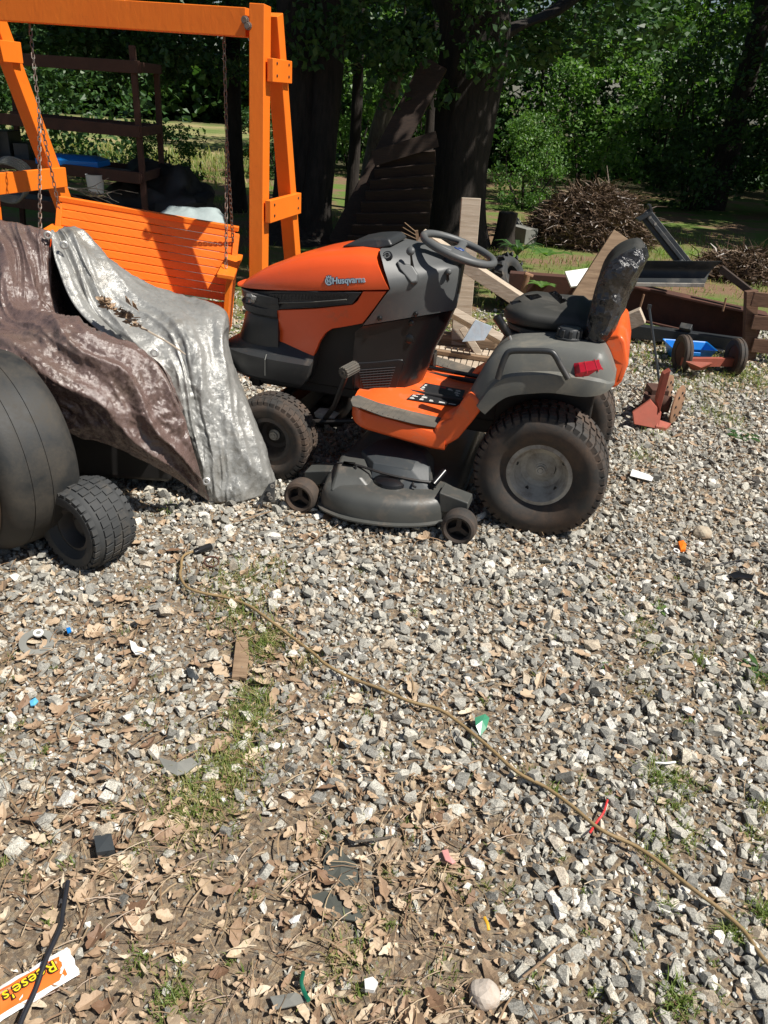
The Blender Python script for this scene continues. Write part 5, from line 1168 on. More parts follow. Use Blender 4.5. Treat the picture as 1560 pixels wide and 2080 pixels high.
# leafy shrubs and undergrowth
sh = []
def shrub(x, y, z, sc, k, label, mat='leaf', rz=0.0):
    t_ = thing('shrub', label, 'shrub', (x, y, 0), 0, 'leafy shrubs along the wood edge')
    o = link('foliage', shrub_me[k], M[mat], t_); o.location = (0, 0, z); o.scale = sc; o.rotation_euler = (0, 0, rz)
    m = MB()
    for j in range(4):
        a = j * 1.7 + rz; m.tube([(x + .1 * math.cos(a), y + .1 * math.sin(a), 0), (x + .4 * math.cos(a), y + .4 * math.sin(a), z * .7), (x + .8 * math.cos(a) * sc[0], y + .6 * math.sin(a), z * 1.25)], [.03, .02, .01], 5)
    m.build('stem', M['bark'], t_); sh.append(t_)
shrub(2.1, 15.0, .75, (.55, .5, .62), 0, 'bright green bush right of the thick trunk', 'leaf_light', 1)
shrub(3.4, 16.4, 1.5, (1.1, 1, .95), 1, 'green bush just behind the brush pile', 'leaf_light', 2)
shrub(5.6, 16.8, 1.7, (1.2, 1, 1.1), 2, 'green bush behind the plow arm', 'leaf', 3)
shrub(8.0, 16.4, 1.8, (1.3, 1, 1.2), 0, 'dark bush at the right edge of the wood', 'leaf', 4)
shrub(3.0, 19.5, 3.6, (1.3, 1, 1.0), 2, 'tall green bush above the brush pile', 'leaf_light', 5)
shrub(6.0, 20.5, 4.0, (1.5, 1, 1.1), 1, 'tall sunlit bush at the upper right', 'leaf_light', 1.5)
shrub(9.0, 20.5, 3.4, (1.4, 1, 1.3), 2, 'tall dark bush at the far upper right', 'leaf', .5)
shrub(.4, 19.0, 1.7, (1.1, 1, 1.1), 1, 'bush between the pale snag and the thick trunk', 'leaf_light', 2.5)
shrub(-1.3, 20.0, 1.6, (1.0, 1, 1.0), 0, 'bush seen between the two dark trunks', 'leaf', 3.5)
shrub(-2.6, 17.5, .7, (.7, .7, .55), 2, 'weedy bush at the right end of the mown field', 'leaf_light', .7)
shrub(-3.6, 12.6, .55, (.45, .5, .45), 1, 'leafy sapling in front of the mown field', 'leaf', 1.9)
# far wood
def wood_box(x0, x1, y0, y1, z1, N, size, seed, name, label):
    def f(R, N):
        cl = 260; c = np.stack([R.uniform(x0, x1, cl), R.uniform(y0, y1, cl), z1 * R.uniform(.01, 1, cl) ** 1.5], 1); k = R.randint(0, cl, N); q = R.normal(size=(N, 3)); return c[k] + q * np.array([.8, .5, .55])
    o = link(name, leaf_cloud(name, N, f, size, seed), M['leaf']); return prop(o, label, 'wood', None, 'stuff')
wood_box(-3.5, 24, 22.5, 27, 8, 70000, .22, 51, 'woodland', 'dense dark green wood closing the view at the right')
wood_box(-32, 2, 38, 43, 9, 36000, .5, 52, 'woodland', 'dark tree line beyond the mown field at the left')
wood_box(-14, -5.5, 14, 19, 7, 26000, .12, 53, 'woodland', 'dark foliage at the far left behind the rack')
# leaning boards against the thick trunk
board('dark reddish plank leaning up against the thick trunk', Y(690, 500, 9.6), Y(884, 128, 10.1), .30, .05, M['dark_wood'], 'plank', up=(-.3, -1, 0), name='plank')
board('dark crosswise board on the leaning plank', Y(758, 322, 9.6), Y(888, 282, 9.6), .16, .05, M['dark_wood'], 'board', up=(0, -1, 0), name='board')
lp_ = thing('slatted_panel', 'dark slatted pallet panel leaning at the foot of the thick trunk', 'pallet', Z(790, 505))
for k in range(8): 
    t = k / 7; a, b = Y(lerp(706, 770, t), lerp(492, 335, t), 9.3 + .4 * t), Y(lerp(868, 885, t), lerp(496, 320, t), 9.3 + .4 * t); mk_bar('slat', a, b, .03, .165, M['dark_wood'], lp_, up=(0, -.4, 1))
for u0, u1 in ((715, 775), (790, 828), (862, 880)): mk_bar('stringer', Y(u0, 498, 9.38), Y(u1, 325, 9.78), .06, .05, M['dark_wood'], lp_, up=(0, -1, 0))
# ------------------------------------------------------------------ brush piles
def brush(name, label, c, rx, ry, h, N, seed):
    t_ = thing(name, label, 'brush pile', c); R = np.random.RandomState(seed)
    m = MB(); rings = []
    for i in range(7):
        t = i / 6; rings.append([V_((c[0] + math.cos(a) * rx * .82 * (1 - t ** 1.8) ** .5 * (1 + .2 * noise.noise(V_((math.cos(a) * 2, math.sin(a) * 2, t * 3)))), c[1] + math.sin(a) * ry * .82 * (1 - t ** 1.8) ** .5, h * .84 * t)) for a in [math.tau * k / 20 for k in range(20)]])
    m.loft(rings); m.build('mound', solid(name + '_core', (.07, .042, .026), .95, var=.5, scale=20, bump=.9, bscale=30, bdist=.03), t_)
    V, tt = [], []
    for i in range(N):
        a = R.uniform(0, math.tau); u = R.uniform(0, 1) ** .8; rr = math.sqrt(max(0, 1 - u ** 1.8)) * R.uniform(.8, 1.04)
        p = V_((math.cos(a) * rx * rr, math.sin(a) * ry * rr, h * u * R.uniform(.85, 1.03) + .02)); d = V_(R.normal(size=3)); d.z *= .45; d.normalize(); L = R.uniform(.05, .22) if i % 30 else R.uniform(.25, .5); w_ = R.uniform(.003, .009) if i % 14 else .011
        s1 = d.cross(V_(R.normal(size=3))).normalized() * w_; e = p + d * L
        if e.z < .01: e.z = .01
        mid = (p + e) / 2 + V_(R.normal(size=3)) * .02 * L / .2; V += [p - s1, p + s1, mid + s1, mid - s1, mid - s1, mid + s1, e + s1 * .4, e - s1 * .4]; tt += [R.beta(1.6, 2.4)] * 8
    me = np_mesh('twigs', np.array([tuple(v) for v in V]), np.arange(len(V)).reshape(-1, 4), tt); o = link('twigs', me, M['brush'], t_); o['kind'] = 'stuff'
    return t_
c = Z(1195, 497); brush('brush_pile', 'large heap of brown brush and sticks behind the seat', tuple(c), 0.88, .65, .72, 8000, 4)
c = Z(1500, 565); brush('brush_pile', 'smaller brown brush heap at the right edge', tuple(c), .55, .45, .29, 2200, 6)
m = MB(); q = Z(1022, 505); m.loft(trunk_mesh([q, q + V_((0, 0, .2)), q + V_((.01, 0, .44))], [.17, .125, .12], 4, 16)); o = m.build('tree_stump', M['bark'], smooth=60); prop(o, 'short dark tree stump left of the large brush heap', 'stump')
m = MB(); q = Z(1060, 492)
for k, (dx, dy) in enumerate(((0, 0), (.32, .3), (-.12, .45))):
    m2 = MB(); m2.box(q + V_((dx, dy, .10)), (.20, .38, .20), Matrix.Rotation(.5 + k, 3, 'Z') @ Matrix.Rotation(.4 * k, 3, 'Y')); o = m2.build('concrete_block', M['concrete'], bevel=.008); prop(o, ('grey concrete block right beside the tree stump', 'grey concrete block at the left foot of the brush heap', 'grey concrete block furthest back behind the tree stump')[k], 'concrete block', 'blocks by the brush heap')
# ------------------------------------------------------------------ crushed stone
def to_px(P):
    x, y, z = P[..., 0], P[..., 1], P[..., 2] - CH
    dep = y * cP - z * sP; up = y * sP + z * cP; a = x / dep; b = up / dep; c_, s_ = math.cos(ROLL), math.sin(ROLL)
    a, b = a * c_ + b * s_, -a * s_ + b * c_
    return 780 + F * a, 1040 - F * b, dep
def rock_tpl(seed, ncut):
    R = np.random.RandomState(seed); bm = bmesh.new(); bmesh.ops.create_cube(bm, size=2.0)
    for _ in range(ncut):
        nv = R.normal(size=3); nv /= np.linalg.norm(nv); r = bmesh.ops.bisect_plane(bm, geom=bm.verts[:] + bm.edges[:] + bm.faces[:], plane_co=tuple(nv * R.uniform(.62, .95)), plane_no=tuple(nv), clear_outer=True)
        ed = [e for e in r['geom_cut'] if isinstance(e, bmesh.types.BMEdge)]
        if ed: bmesh.ops.edgenet_fill(bm, edges=ed)
    bmesh.ops.remove_doubles(bm, verts=bm.verts, dist=.09); bmesh.ops.recalc_face_normals(bm, faces=bm.faces)
    for v in bm.verts: v.co *= R.uniform(.93, 1.05)
    bmesh.ops.triangulate(bm, faces=bm.faces); bm.verts.index_update()
    V = np.array([tuple(v.co) for v in bm.verts]); Q = np.array([[v.index for v in f.verts] for f in bm.faces]); bm.free(); return V, Q
TPL = [rock_tpl(100 + i, 7 + i % 4) for i in range(10)]
def fbm(x, y, s, seed):
    return np.array([noise.noise((a * s + seed, b * s, seed * .3)) + .5 * noise.noise((a * s * 2.3, b * s * 2.3 + seed, 1.7)) for a, b in zip(x, y)])
def scatter(N, R, ymin=.72, ymax=7.2, pad=60, power=1.0):
    y = ymin + (ymax - ymin) * R.uniform(0, 1, N * 5) ** power; x = R.uniform(-4.2, 4.4, N * 5)
    P = np.stack([x, y, np.zeros_like(x)], 1); px, py, dep = to_px(P); k = (px > -pad) & (px < 1560 + pad) & (py < 2080 + pad); P = P[k]
    return P[:N] if len(P) > N else P
def smooth(a, b, x): t = np.clip((x - a) / (b - a), 0, 1); return t * t * (3 - 2 * t)
def litter_w(x, y):        # how much leaf litter lies at a spot (0..1)
    P = np.stack([x, y, np.zeros_like(x)], 1); px, py, _ = to_px(P)
    f = smooth(1480, 1680, py) * (1 - smooth(900, 1150, px + (1900 - py) * .15)) * .95
    f = np.maximum(f, np.exp(-((px - 480 - (py - 1200) * .15) / 130) ** 2) * smooth(1080, 1250, py) * .45)
    f = np.maximum(f, (1 - smooth(200, 420, px)) * smooth(1130, 1300, py) * .42)
    f = np.maximum(f, np.exp(-((px - 980) / 160) ** 2 - ((py - 1480) / 90) ** 2) * .45)
    return f
RS = np.random.RandomState(5)
P = scatter(84000, RS, power=1.0)
x, y = P[:, 0], P[:, 1]; nz = fbm(x, y, 1.6, 3.0); lw = litter_w(x, y)
keep = RS.uniform(0, 1, len(P)) < np.clip(1.0 - .95 * lw * (1 + nz * .6) - .25 * (nz > .42), .04, 1) * (1 - .85 * smooth(4.9, 6.6, y - .35 * x * (x > .3))) 
P = P[keep]; x, y = P[:, 0], P[:, 1]; n = len(P)
size = .0075 * np.exp(RS.normal(0, .42, n)); size = np.clip(size, .0040, .0190)
ang = RS.uniform(0, math.tau, (n, 3)); ang[:, 0] = RS.normal(0, .5, n); ang[:, 1] = RS.normal(0, .5, n)
asp = np.stack([RS.uniform(.85, 1.5, n), RS.uniform(.7, 1.1, n), RS.uniform(.5, .95, n)], 1)
P[:, 2] = size * RS.uniform(-.1, 1.3, n)
tint = RS.uniform(0, 1, n)
px, py, dep = to_px(P); score = np.where((px > 5) & (px < 1555) & (py < 2070), size * asp[:, 0] / dep, 0)
order = np.argsort(-score); big = order[:300]; rest = order[300:]
def rotm(a):
    cx, sx, cy, sy, cz, sz = np.cos(a[:, 0]), np.sin(a[:, 0]), np.cos(a[:, 1]), np.sin(a[:, 1]), np.cos(a[:, 2]), np.sin(a[:, 2])
    return np.stack([np.stack([cz * cy, cz * sy * sx - sz * cx, cz * sy * cx + sz * sx], 1), np.stack([sz * cy, sz * sy * sx + cz * cx, sz * sy * cx - cz * sx], 1), np.stack([-sy, cy * sx, cy * cx], 1)], 1)
def bake(tpls, idx, P, S, A, tint):
    Vs, Qs, Ts = {}, {}, {}; o = 0; VV, QQ, TT = [], [], []
    which = RS.randint(0, len(tpls), len(idx))
    for k, (V, Q) in enumerate(tpls):
        I = idx[which == k]
        if not len(I): continue
        M3 = rotm(A[I]); W = np.einsum('nij,nvj->nvi', M3, V[None] * S[I][:, None, :]) + P[I][:, None, :]
        VV.append(W.reshape(-1, 3)); QQ.append((Q[None] + (np.arange(len(I)) * len(V))[:, None, None] + o).reshape(-1, Q.shape[1])); TT.append(np.repeat(tint[I], len(V))); o += len(I) * len(V)
    return np.concatenate(VV), np.concatenate(QQ), np.concatenate(TT)
S3 = asp * size[:, None]
V, Q, TT = bake(TPL, rest, P, S3, ang, tint)
CP = scatter(70000, RS); CP = CP[RS.uniform(0, 1, len(CP)) < (1 - .80 * litter_w(CP[:, 0], CP[:, 1])) * (1 - .9 * smooth(4.9, 6.4, CP[:, 1]))]; nc = len(CP)
def chip_tpl(seed):
    R = np.random.RandomState(seed); V = np.array([(1, 0, 0), (-1, 0, 0), (0, 1, 0), (0, -1, 0), (0, 0, 1), (0, 0, -1.)]) * R.uniform(.6, 1.15, (6, 1)) + R.uniform(-.3, .3, (6, 3)); return V, np.array([(0, 2, 4), (2, 1, 4), (1, 3, 4), (3, 0, 4), (2, 0, 5), (1, 2, 5), (3, 1, 5), (0, 3, 5)])
CT = [chip_tpl(k) for k in range(8)]; cs = RS.uniform(.0035, .0085, nc); CP[:, 2] = cs * .5
V2, Q2, T2 = bake(CT, np.arange(nc), CP, np.stack([cs * 1.2, cs, cs * .8], 1), RS.uniform(0, math.tau, (nc, 3)), RS.uniform(0, 1, nc))
Q = np.concatenate([Q, Q2 + len(V)]); V = np.concatenate([V, V2]); TT = np.concatenate([TT, T2])
g = link('gravel', np_mesh('gravel', V, Q, TT), M['gravel']); prop(g, 'pale grey crushed stone gravel covering the whole yard', 'gravel', None, 'stuff')
rock_me = [np_mesh('stone', V, Q) for V, Q in TPL]
for k, i in enumerate(big):
    o = link('stone', rock_me[k % 10], M['stone'], ground); o.location = P[i]; o.scale = S3[i]; o.rotation_euler = ang[i]
# ------------------------------------------------------------------ fallen leaves
def leaf_tpl(seed):
    R = np.random.RandomState(seed); kind = seed % 4; n = 9; V, Q = [], []
    curl, bend, fold = R.uniform(-.9, 1.3), R.uniform(-.8, 1.3), R.uniform(-.4, .8); skew = R.uniform(-.35, .35); tear = R.randint(3, n) if R.uniform() < .4 else -1
    for i in range(n):
        t = i / (n - 1); w_ = {0: .17, 1: .25, 2: .10, 3: .21}[kind] * math.sin(math.pi * min(1, t * .96 + .02)) ** (.7 if kind != 2 else 1.0)
        lob = (1 + .26 * math.sin(t * math.pi * 5 + seed)) if kind in (1, 3) else (1 + .08 * math.sin(t * 17 + seed))
        z = bend * (t - .5) ** 2 * 1.1 - bend * .1; ctr = skew * (t - .5) ** 2
        for s_, k in ((-1, 1), (0, 0), (1, 1)):
            ww = w_ * lob * R.uniform(.9, 1.1) * (.25 if (i == tear and s_ == 1) else 1); V.append((t - .5, ctr + s_ * ww, z + k * fold * ww + curl * s_ * ww * t + R.uniform(-.012, .012)))
        if i: a, b = (i - 1) * 3, i * 3; Q += [(a, a + 1, b + 1, b), (a + 1, a + 2, b + 2, b + 1)]
    return np.array(V), np.array(Q)
LT = [leaf_tpl(300 + k) for k in range(16)]
for mode in ('leaf', 'straw'):
    Pn = scatter(80000 if mode == 'leaf' else 46000, RS, ymax=6.8, power=1.0); x, y = Pn[:, 0], Pn[:, 1]; nz = fbm(x, y, 2.1, 9.0); lw = np.clip(litter_w(x, y) * (1 + nz * .8), 0, 1)
    base = .045 if mode == 'leaf' else .06
    far_ = .10 * smooth(4.2, 5.6, y)
    keep = RS.uniform(0, 1, len(Pn)) < np.clip(base + far_ + (.62 if mode == 'leaf' else .45) * lw + .05 * (nz > .3), 0, 1); Pn = Pn[keep]; n = len(Pn); y = Pn[:, 1]
    A = np.stack([RS.normal(0, .2, n), RS.normal(0, .2, n), RS.uniform(0, math.tau, n)], 1); tt = np.clip(RS.beta(2.2, 2.0, n), 0, 1)
    if mode == 'leaf':
        L = np.clip(.023 * np.exp(RS.normal(0, .55, n)), .008, .074); Pn[:, 2] = .006 + RS.uniform(0, .012, n) + L * .05
        S = np.stack([L, L * RS.uniform(.75, 1.4, n), L * RS.uniform(.6, 1.3, n)], 1)
        px, py, dep = to_px(Pn); sc_ = np.where((px > 5) & (px < 1555) & (py < 2070), L / dep, 0); od = np.argsort(-sc_); bigl, restl = od[:300], od[300:]
        V, Q, TT = bake(LT, restl, Pn, S, A, tt); o = link('leaf_litter', np_mesh('leaf_litter', V, Q, TT), M['litter']); prop(o, 'small brown dead leaves scattered over the gravel', 'leaf litter', None, 'stuff')
        lme = [np_mesh('dead_leaf', V, Q) for V, Q in LT]
        for k, i in enumerate(bigl):
            o = link('dead_leaf', lme[k % 16], M['dead_leaf'], ground); o.location = Pn[i]; o.scale = S[i]; o.rotation_euler = A[i]
    else:
        L = RS.uniform(.03, .11, n); W = np.where(RS.uniform(0, 1, n) < .88, .0007, .0016) * (1 + .15 * y); Pn[:, 2] = .012 + RS.uniform(0, .012, n)
        t1 = (np.array([(-.5, 0, .02), (-.17, .04, .06), (.2, .03, .05), (.5, -.02, 0)]))
        V0 = np.concatenate([t1 + np.array([0, -1, 0]) * 0, t1]); 
        M3 = rotm(A * np.array([.5, .5, 1])); C0 = np.einsum('nij,nvj->nvi', M3, t1[None] * L[:, None, None]) + Pn[:, None, :]
        perp = np.stack([-np.sin(A[:, 2]), np.cos(A[:, 2]), np.zeros(n)], 1)[:, None, :] * W[:, None, None]
        V = np.concatenate([C0 - perp, C0 + perp + np.array([0, 0, .001])], 1).reshape(-1, 3)
        q = np.array([(0, 1, 5, 4), (1, 2, 6, 5), (2, 3, 7, 6)]); Q = (q[None] + (np.arange(n) * 8)[:, None, None]).reshape(-1, 4)
        o = link('pine_straw', np_mesh('pine_straw', V, Q, np.repeat(tt, 8)), M['straw']); prop(o, 'thin dry pine needles and twigs among the gravel', 'pine straw', None, 'stuff')
# ------------------------------------------------------------------ grass and weeds
def blades(name, label, spots, seed, wmul=1.0):
    R = np.random.RandomState(seed); V, TT = [], []
    for (cx, cy, rx, ry, nbl, hgt, dry) in spots:
        for _ in range(nbl):
            a = R.normal(size=2) * .45; p = np.array([cx + a[0] * rx, cy + a[1] * ry, 0.0]); h = hgt * R.uniform(.4, 1.2); th = R.uniform(0, math.tau); d = np.array([math.cos(th), math.sin(th), 0]); w_ = np.array([-d[1], d[0], 0]) * R.uniform(.0008, .0019) * wmul; ln = R.uniform(.25, 1.1) * h
            m_ = p + d * ln * .4 + np.array([0, 0, h * .65]); e = p + d * ln + np.array([0, 0, h * R.uniform(.5, 1.0)])
            V += [p - w_, p + w_, m_ + w_ * .8, m_ - w_ * .8, m_ - w_ * .8, m_ + w_ * .8, e + w_ * .15, e - w_ * .15]; TT += [np.clip(R.beta(2, 3) * .75 + (R.uniform() < dry) * .6, 0, 1)] * 8
    o = link(name, np_mesh(name, np.array(V), np.arange(len(V)).reshape(-1, 4), TT), M['grass']); return prop(o, label, 'grass', None, 'stuff')
def S_(px, py, r, n, h, dry=.2):
    p = Z(px, py); q = Z(px + r, py); rr = (q - p).length; return (p.x, p.y, rr, rr * 1.3, n, h, dry)
near_ = [S_(470, 1185, 90, 420, .035, .45), (S_(540, 1160, 60, 200, .035, .4)), S_(490, 1250, 70, 420, .04, .4), S_(540, 1310, 55, 330, .045, .35), S_(620, 1345, 40, 120, .03, .8), S_(515, 1440, 55, 330, .045, .3), S_(500, 1490, 60, 200, .04, .5), S_(430, 1590, 120, 700, .035, .6), S_(400, 1640, 110, 500, .03, .65), S_(480, 1560, 70, 260, .04, .4), S_(350, 2030, 50, 200, .03, .3), S_(280, 1960, 40, 100, .02, .3), S_(700, 1960, 70, 160, .03, .6),
         S_(1335, 1580, 32, 130, .04, .15), S_(1385, 1600, 40, 130, .035, .2), S_(1370, 1635, 30, 80, .03, .3), S_(1395, 1700, 40, 90, .03, .3), S_(1325, 1720, 40, 100, .03, .3), S_(1485, 1895, 28, 110, .035, .1), S_(1375, 2040, 36, 140, .04, .1), S_(1125, 1612, 14, 40, .03, .2), S_(1300, 1275, 35, 70, .03, .2), S_(1340, 1235, 24, 50, .03, .1), S_(1320, 1320, 35, 80, .03, .3), S_(1425, 1345, 25, 90, .035, .1), S_(1535, 1390, 30, 80, .035, .2), S_(1540, 1640, 30, 80, .03, .3), S_(1530, 1700, 25, 60, .03, .2), S_(1545, 1860, 25, 80, .04, .1), S_(1350, 1845, 20, 40, .03, .2), S_(920, 1780, 40, 60, .02, .6), S_(1310, 1410, 40, 60, .02, .8),
         S_(1300, 930, 30, 90, .05, .3), S_(1440, 840, 50, 160, .05, .4), S_(1480, 860, 40, 120, .05, .4), S_(1390, 790, 70, 260, .06, .4), S_(1460, 775, 70, 300, .07, .35), S_(1540, 780, 50, 260, .08, .3), S_(1330, 885, 30, 70, .05, .3), S_(480, 700, 25, 120, .06, .2), S_(340, 1040, 30, 30, .05, .1), S_(1070, 1570, 20, 30, .02, .3), S_(900, 1980, 50, 60, .02, .4), S_(640, 1700, 40, 60, .02, .5)]
R = np.random.RandomState(8)
for _ in range(150): near_.append(S_(R.uniform(0, 1560), R.uniform(1150, 2080), 14, int(R.uniform(6, 22)), .022, .3))
blades('grass', 'thin green and dry grass tufts growing through the gravel', near_, 3)
mid = []
for _ in range(420):
    x, y = R.uniform(-3.5, 6.5), R.uniform(6.3, 13.5)
    if noise.noise((x * .5, y * .5, 4)) > -.12: mid.append((x, y, .45, .45, 30, .09, .25))
for _ in range(60): mid.append((R.uniform(1.6, 3.8), R.uniform(5.6, 6.6), .25, .2, 24, .07, .35))
blades('grass', 'rough grass and weeds behind the mower in the shade', mid, 4, 3.0)
fld = [(R.uniform(-14, -3.0), R.uniform(15.5, 22), .8, .8, 26, .22, .5) for _ in range(240)]
blades('grass', 'tall weedy grass along the near edge of the mown field', fld, 6, 7.0)
def weed(label, px, py, n, L, wd_, mat='leaf_light', up=.5, seed=1, z=.005, yy=None):
    R = random.Random(seed); c = Y(px, py, yy) if yy else Z(px, py, z); m = MB()
    for k in range(n):
        a = k * math.tau / n + R.uniform(-.3, .3); l = L * R.uniform(.6, 1.15); d = V_((math.cos(a), math.sin(a), 0)); s_ = V_((-d.y, d.x, 0)); P = []
        for t, w_ in ((0, .15), (.3, .8), (.6, 1), (.85, .6), (1, .05)): q = c + d * l * t + V_((0, 0, up * l * (t - .75 * t * t))); P.append((q - s_ * w_ * wd_, q + V_((0, 0, -.15 * w_ * wd_)), q + s_ * w_ * wd_))
        m.loft(P, closed=False)
    o = m.build('weed', M[mat], fix=False); a = o.data.attributes.new('tint', 'FLOAT', 'POINT'); a.data.foreach_set('value', [R.uniform(.2, .8) for _ in range(len(o.data.vertices))])
    return prop(o, label, 'weed')
weed('broad green weed at the right edge of the gravel', 1540, 1362, 9, .085, .010, 'leaf', .45, 2)
weed('small green weed rosette on the gravel right of centre', 1342, 1240, 7, .05, .006, 'leaf_light', .5, 3)
weed('tiny bright green sprout beside dark gravel', 1232, 1352, 5, .028, .005, 'leaf_light', .6, 4)
weed('pale single-leaf weed left of the broad weed', 1440, 1395, 3, .05, .008, 'leaf_light', .3, 6)
weed('leafy bright green seedling in front of the brush pile', 1110, 520, 9, .26, .06, 'leaf_light', .7, 7, yy=8.6)
weed('bushy weed left of the steel channel', 1050, 520, 22, .24, .022, 'leaf', 1.6, 8, yy=8.3)
weed('leafy vine weed under the rusty beam', 1350, 655, 14, .18, .04, 'leaf', 1.0, 9, yy=6.8)
weed('leafy vine weed at the right end under the rusty beam', 1470, 665, 16, .18, .045, 'leaf', 1.0, 10, yy=6.7)
weed('green weed growing behind the steel channel middle', 1100, 585, 10, .14, .03, 'leaf_light', 1.0, 11, yy=6.9)
weed('dark green leafy sprig lying on the gravel right of the disc', 1508, 888, 8, .11, .022, 'leaf', .5, 12)
# ------------------------------------------------------------------ cords
pts = [(372, 1122 + 8), (368, 1155), (366, 1170), (380, 1193), (415, 1205), (460, 1214), (505, 1230), (545, 1258), (590, 1292), (640, 1330), (660, 1348), (710, 1376), (770, 1398), (830, 1424), (890, 1440), (930, 1466), (990, 1515), (1050, 1568), (1110, 1600), (1165, 1640), (1220, 1685), (1290, 1718), (1340, 1752), (1400, 1800), (1460, 1845), (1510, 1890), (1545, 1940), (1600, 2000)]
cordp = curve_pts([Z(px, py, .031 + .005 * math.sin(i * 1.9)) for i, (px, py) in enumerate([(398, 1118)] + pts)], 5)
cd = thing('extension_cord', 'long tan extension cord with a black socket end snaking over the gravel', 'cord', Z(700, 1370))
m = MB(); m.tube(cordp, .0052, 9); m.build('cable', M['cord'], cd, smooth=60)
a, b = Z(396, 1122, .028), Z(428, 1110, .026); m = MB(); m.tube([a - (b - a) * .1, a, a.lerp(b, .25)], [.0085, .0125, .0125], 12); m.tube([a.lerp(b, .22), a.lerp(b, .6), b], [.015, .0155, .015], 8)
for k in range(4): m.tube([a.lerp(b, .02 + k * .06), a.lerp(b, .05 + k * .06)], .0145, 12)
m.build('socket', M['black_plastic'], cd, smooth=40)
kp = curve_pts([Z(138, 1790, .03), Z(128, 1850, .028), Z(122, 1885, .03), Z(95, 1945, .035), Z(72, 2010, .03), (Z(45, 2070, .03)), Z(25, 2130, .03)], 6)
m = MB(); m.tube(kp, [.0055] * (len(kp) - 1) + [.0055], 10); o = m.build('black_cable', M['black_cord'], smooth=60); prop(o, 'black cable end lying across the candy wrapper', 'cable')
# candy wrapper: crumpled foil sheet with printed lettering
W0 = Z(70, 1998, .022); u = (Z(158, 1956, 0) - Z(-30, 2066, 0)); uw = u.length; u.normalize(); v = V_((-u.y, u.x, 0)); wd_ = .036
def wr(a, b, dz=0.0): return W0 + u * a + v * b + V_((0, 0, .007 * noise.noise(V_((a * 45, b * 45, 1))) + .006 * (1 - (b / wd_) ** 2) + dz))
wt = thing('candy_wrapper', 'flattened orange candy wrapper in the bottom left corner under the black cable', 'wrapper', W0)
def strip(name, a0, a1, b0, b1, mat, dz, na=16, nb_=6, jag=0):
    m = MB(); rows = []
    for i in range(na + 1):
        a = lerp(a0, a1, i / na); rows.append([wr(a + (jag * ((j % 2) - .5) if i == na else 0), lerp(b0, b1, j / nb_), dz) for j in range(nb_ + 1)])
    m.loft(rows, closed=False); return m.build(name, mat, wt, smooth=30, fix=False)
ae = (Z(150, 1958, 0) - W0).dot(u)
strip('foil', -.22, ae, -wd_, wd_, solid('wrapper_white', (.78, .77, .75), .35, var=.05, bump=.2), 0, 20, 6, .003)
wo = solid('wrapper_orange', (.85, .17, .03), .35, var=.08, bump=.1, bscale=90)
strip('orange_print', -.20, ae - .022, -wd_ * .72, wd_ * .72, wo, .0012)
strip('pale_band', -.20, ae - .03, wd_ * .30, wd_ * .50, solid('wrapper_peach', (.85, .42, .22), .4, bump=0), .002)
def on_wrap(off, out):
    R = Matrix((-u, -v, V_((0, 0, 1)))).transposed().to_4x4(); R.translation = W0 + u * (ae - .03) + v * off + V_((0, 0, out)); return R
ym = solid('wrapper_yellow', (.85, .62, .02), .4, bump=0); bm_ = solid('wrapper_brown', (.05, .02, .01), .5, bump=0)
for out, mat, bold in ((.0115, bm_, .0022), (.0125, ym, .0)):
    R = on_wrap(-.006 + .010, out) @ Matrix.Translation(V_((.004, -.014, 0))) @ Matrix.Rotation(.06, 4, 'Z'); R.translation = R.translation - W0
    text_mesh("REESE'S".capitalize(), 'lettering', .036, .0004, mat, wt, R, bold)
# ------------------------------------------------------------------ small litter on the gravel
def flatbit(name, label, cat, pix, mat, z=.022, th=.003, crumple=.006, seed=0):
    P = [Z(px, py, z) + V_((0, 0, crumple * noise.noise(V_((px * .13 + seed, py * .17, 2))) * 2)) for px, py in pix]; c = sum(P, Vector()) / len(P) + V_((0, 0, crumple)); m = MB(); n = len(P)
    m.add(P + [c] + [p - V_((0, 0, th)) for p in P], [(i, (i + 1) % n, n) for i in range(n)] + [(i, n + 1 + i, n + 1 + (i + 1) % n, (i + 1) % n) for i in range(n)] + [tuple(range(n + 1, 2 * n + 1))[::-1]])
    o = m.build(name, mat); return prop(o, label, cat)
flatbit('paper_scrap', 'torn white paper scrap among gravel on the left', 'paper', [(263, 1302), (275, 1306), (280, 1312), (297, 1316), (290, 1326), (275, 1328), (267, 1318)], M['paper'])
flatbit('paper_scrap', 'white paper slip on the gravel right of the rear wheel', 'paper', [(1284, 953), (1328, 966), (1324, 977), (1280, 966)], M['paper'], .03)
flatbit('wood_strip', 'flat weathered wood strip on the gravel left of the cord', 'wood', [(480, 1295), (502, 1293), (506, 1330), (500, 1378), (486, 1374), (471, 1376), (476, 1330)], M['wood_brown'], .026, .012, .001)
flatbit('wood_chip', 'small pale wood chip near the wood strip', 'wood', [(458, 1400), (466, 1404), (452, 1430), (443, 1426)], M['old_wood'], .026, .004, .001)
flatbit('dark_square', 'small dark square plastic piece among leaves at lower left', 'plastic piece', [(191, 1698), (226, 1693), (233, 1725), (196, 1732)], M['cover_grey'], .035, .02, .002)
flatbit('dark_chip', 'dark grey flat chip on the gravel left of the wood strip', 'plastic piece', [(378, 1356), (392, 1358), (404, 1374), (398, 1380), (383, 1374)], M['cover_grey'], .024, .004)
clo = solid('rubber_cloth', (.06, .065, .055), .8, var=.3, bump=.4, bscale=60)
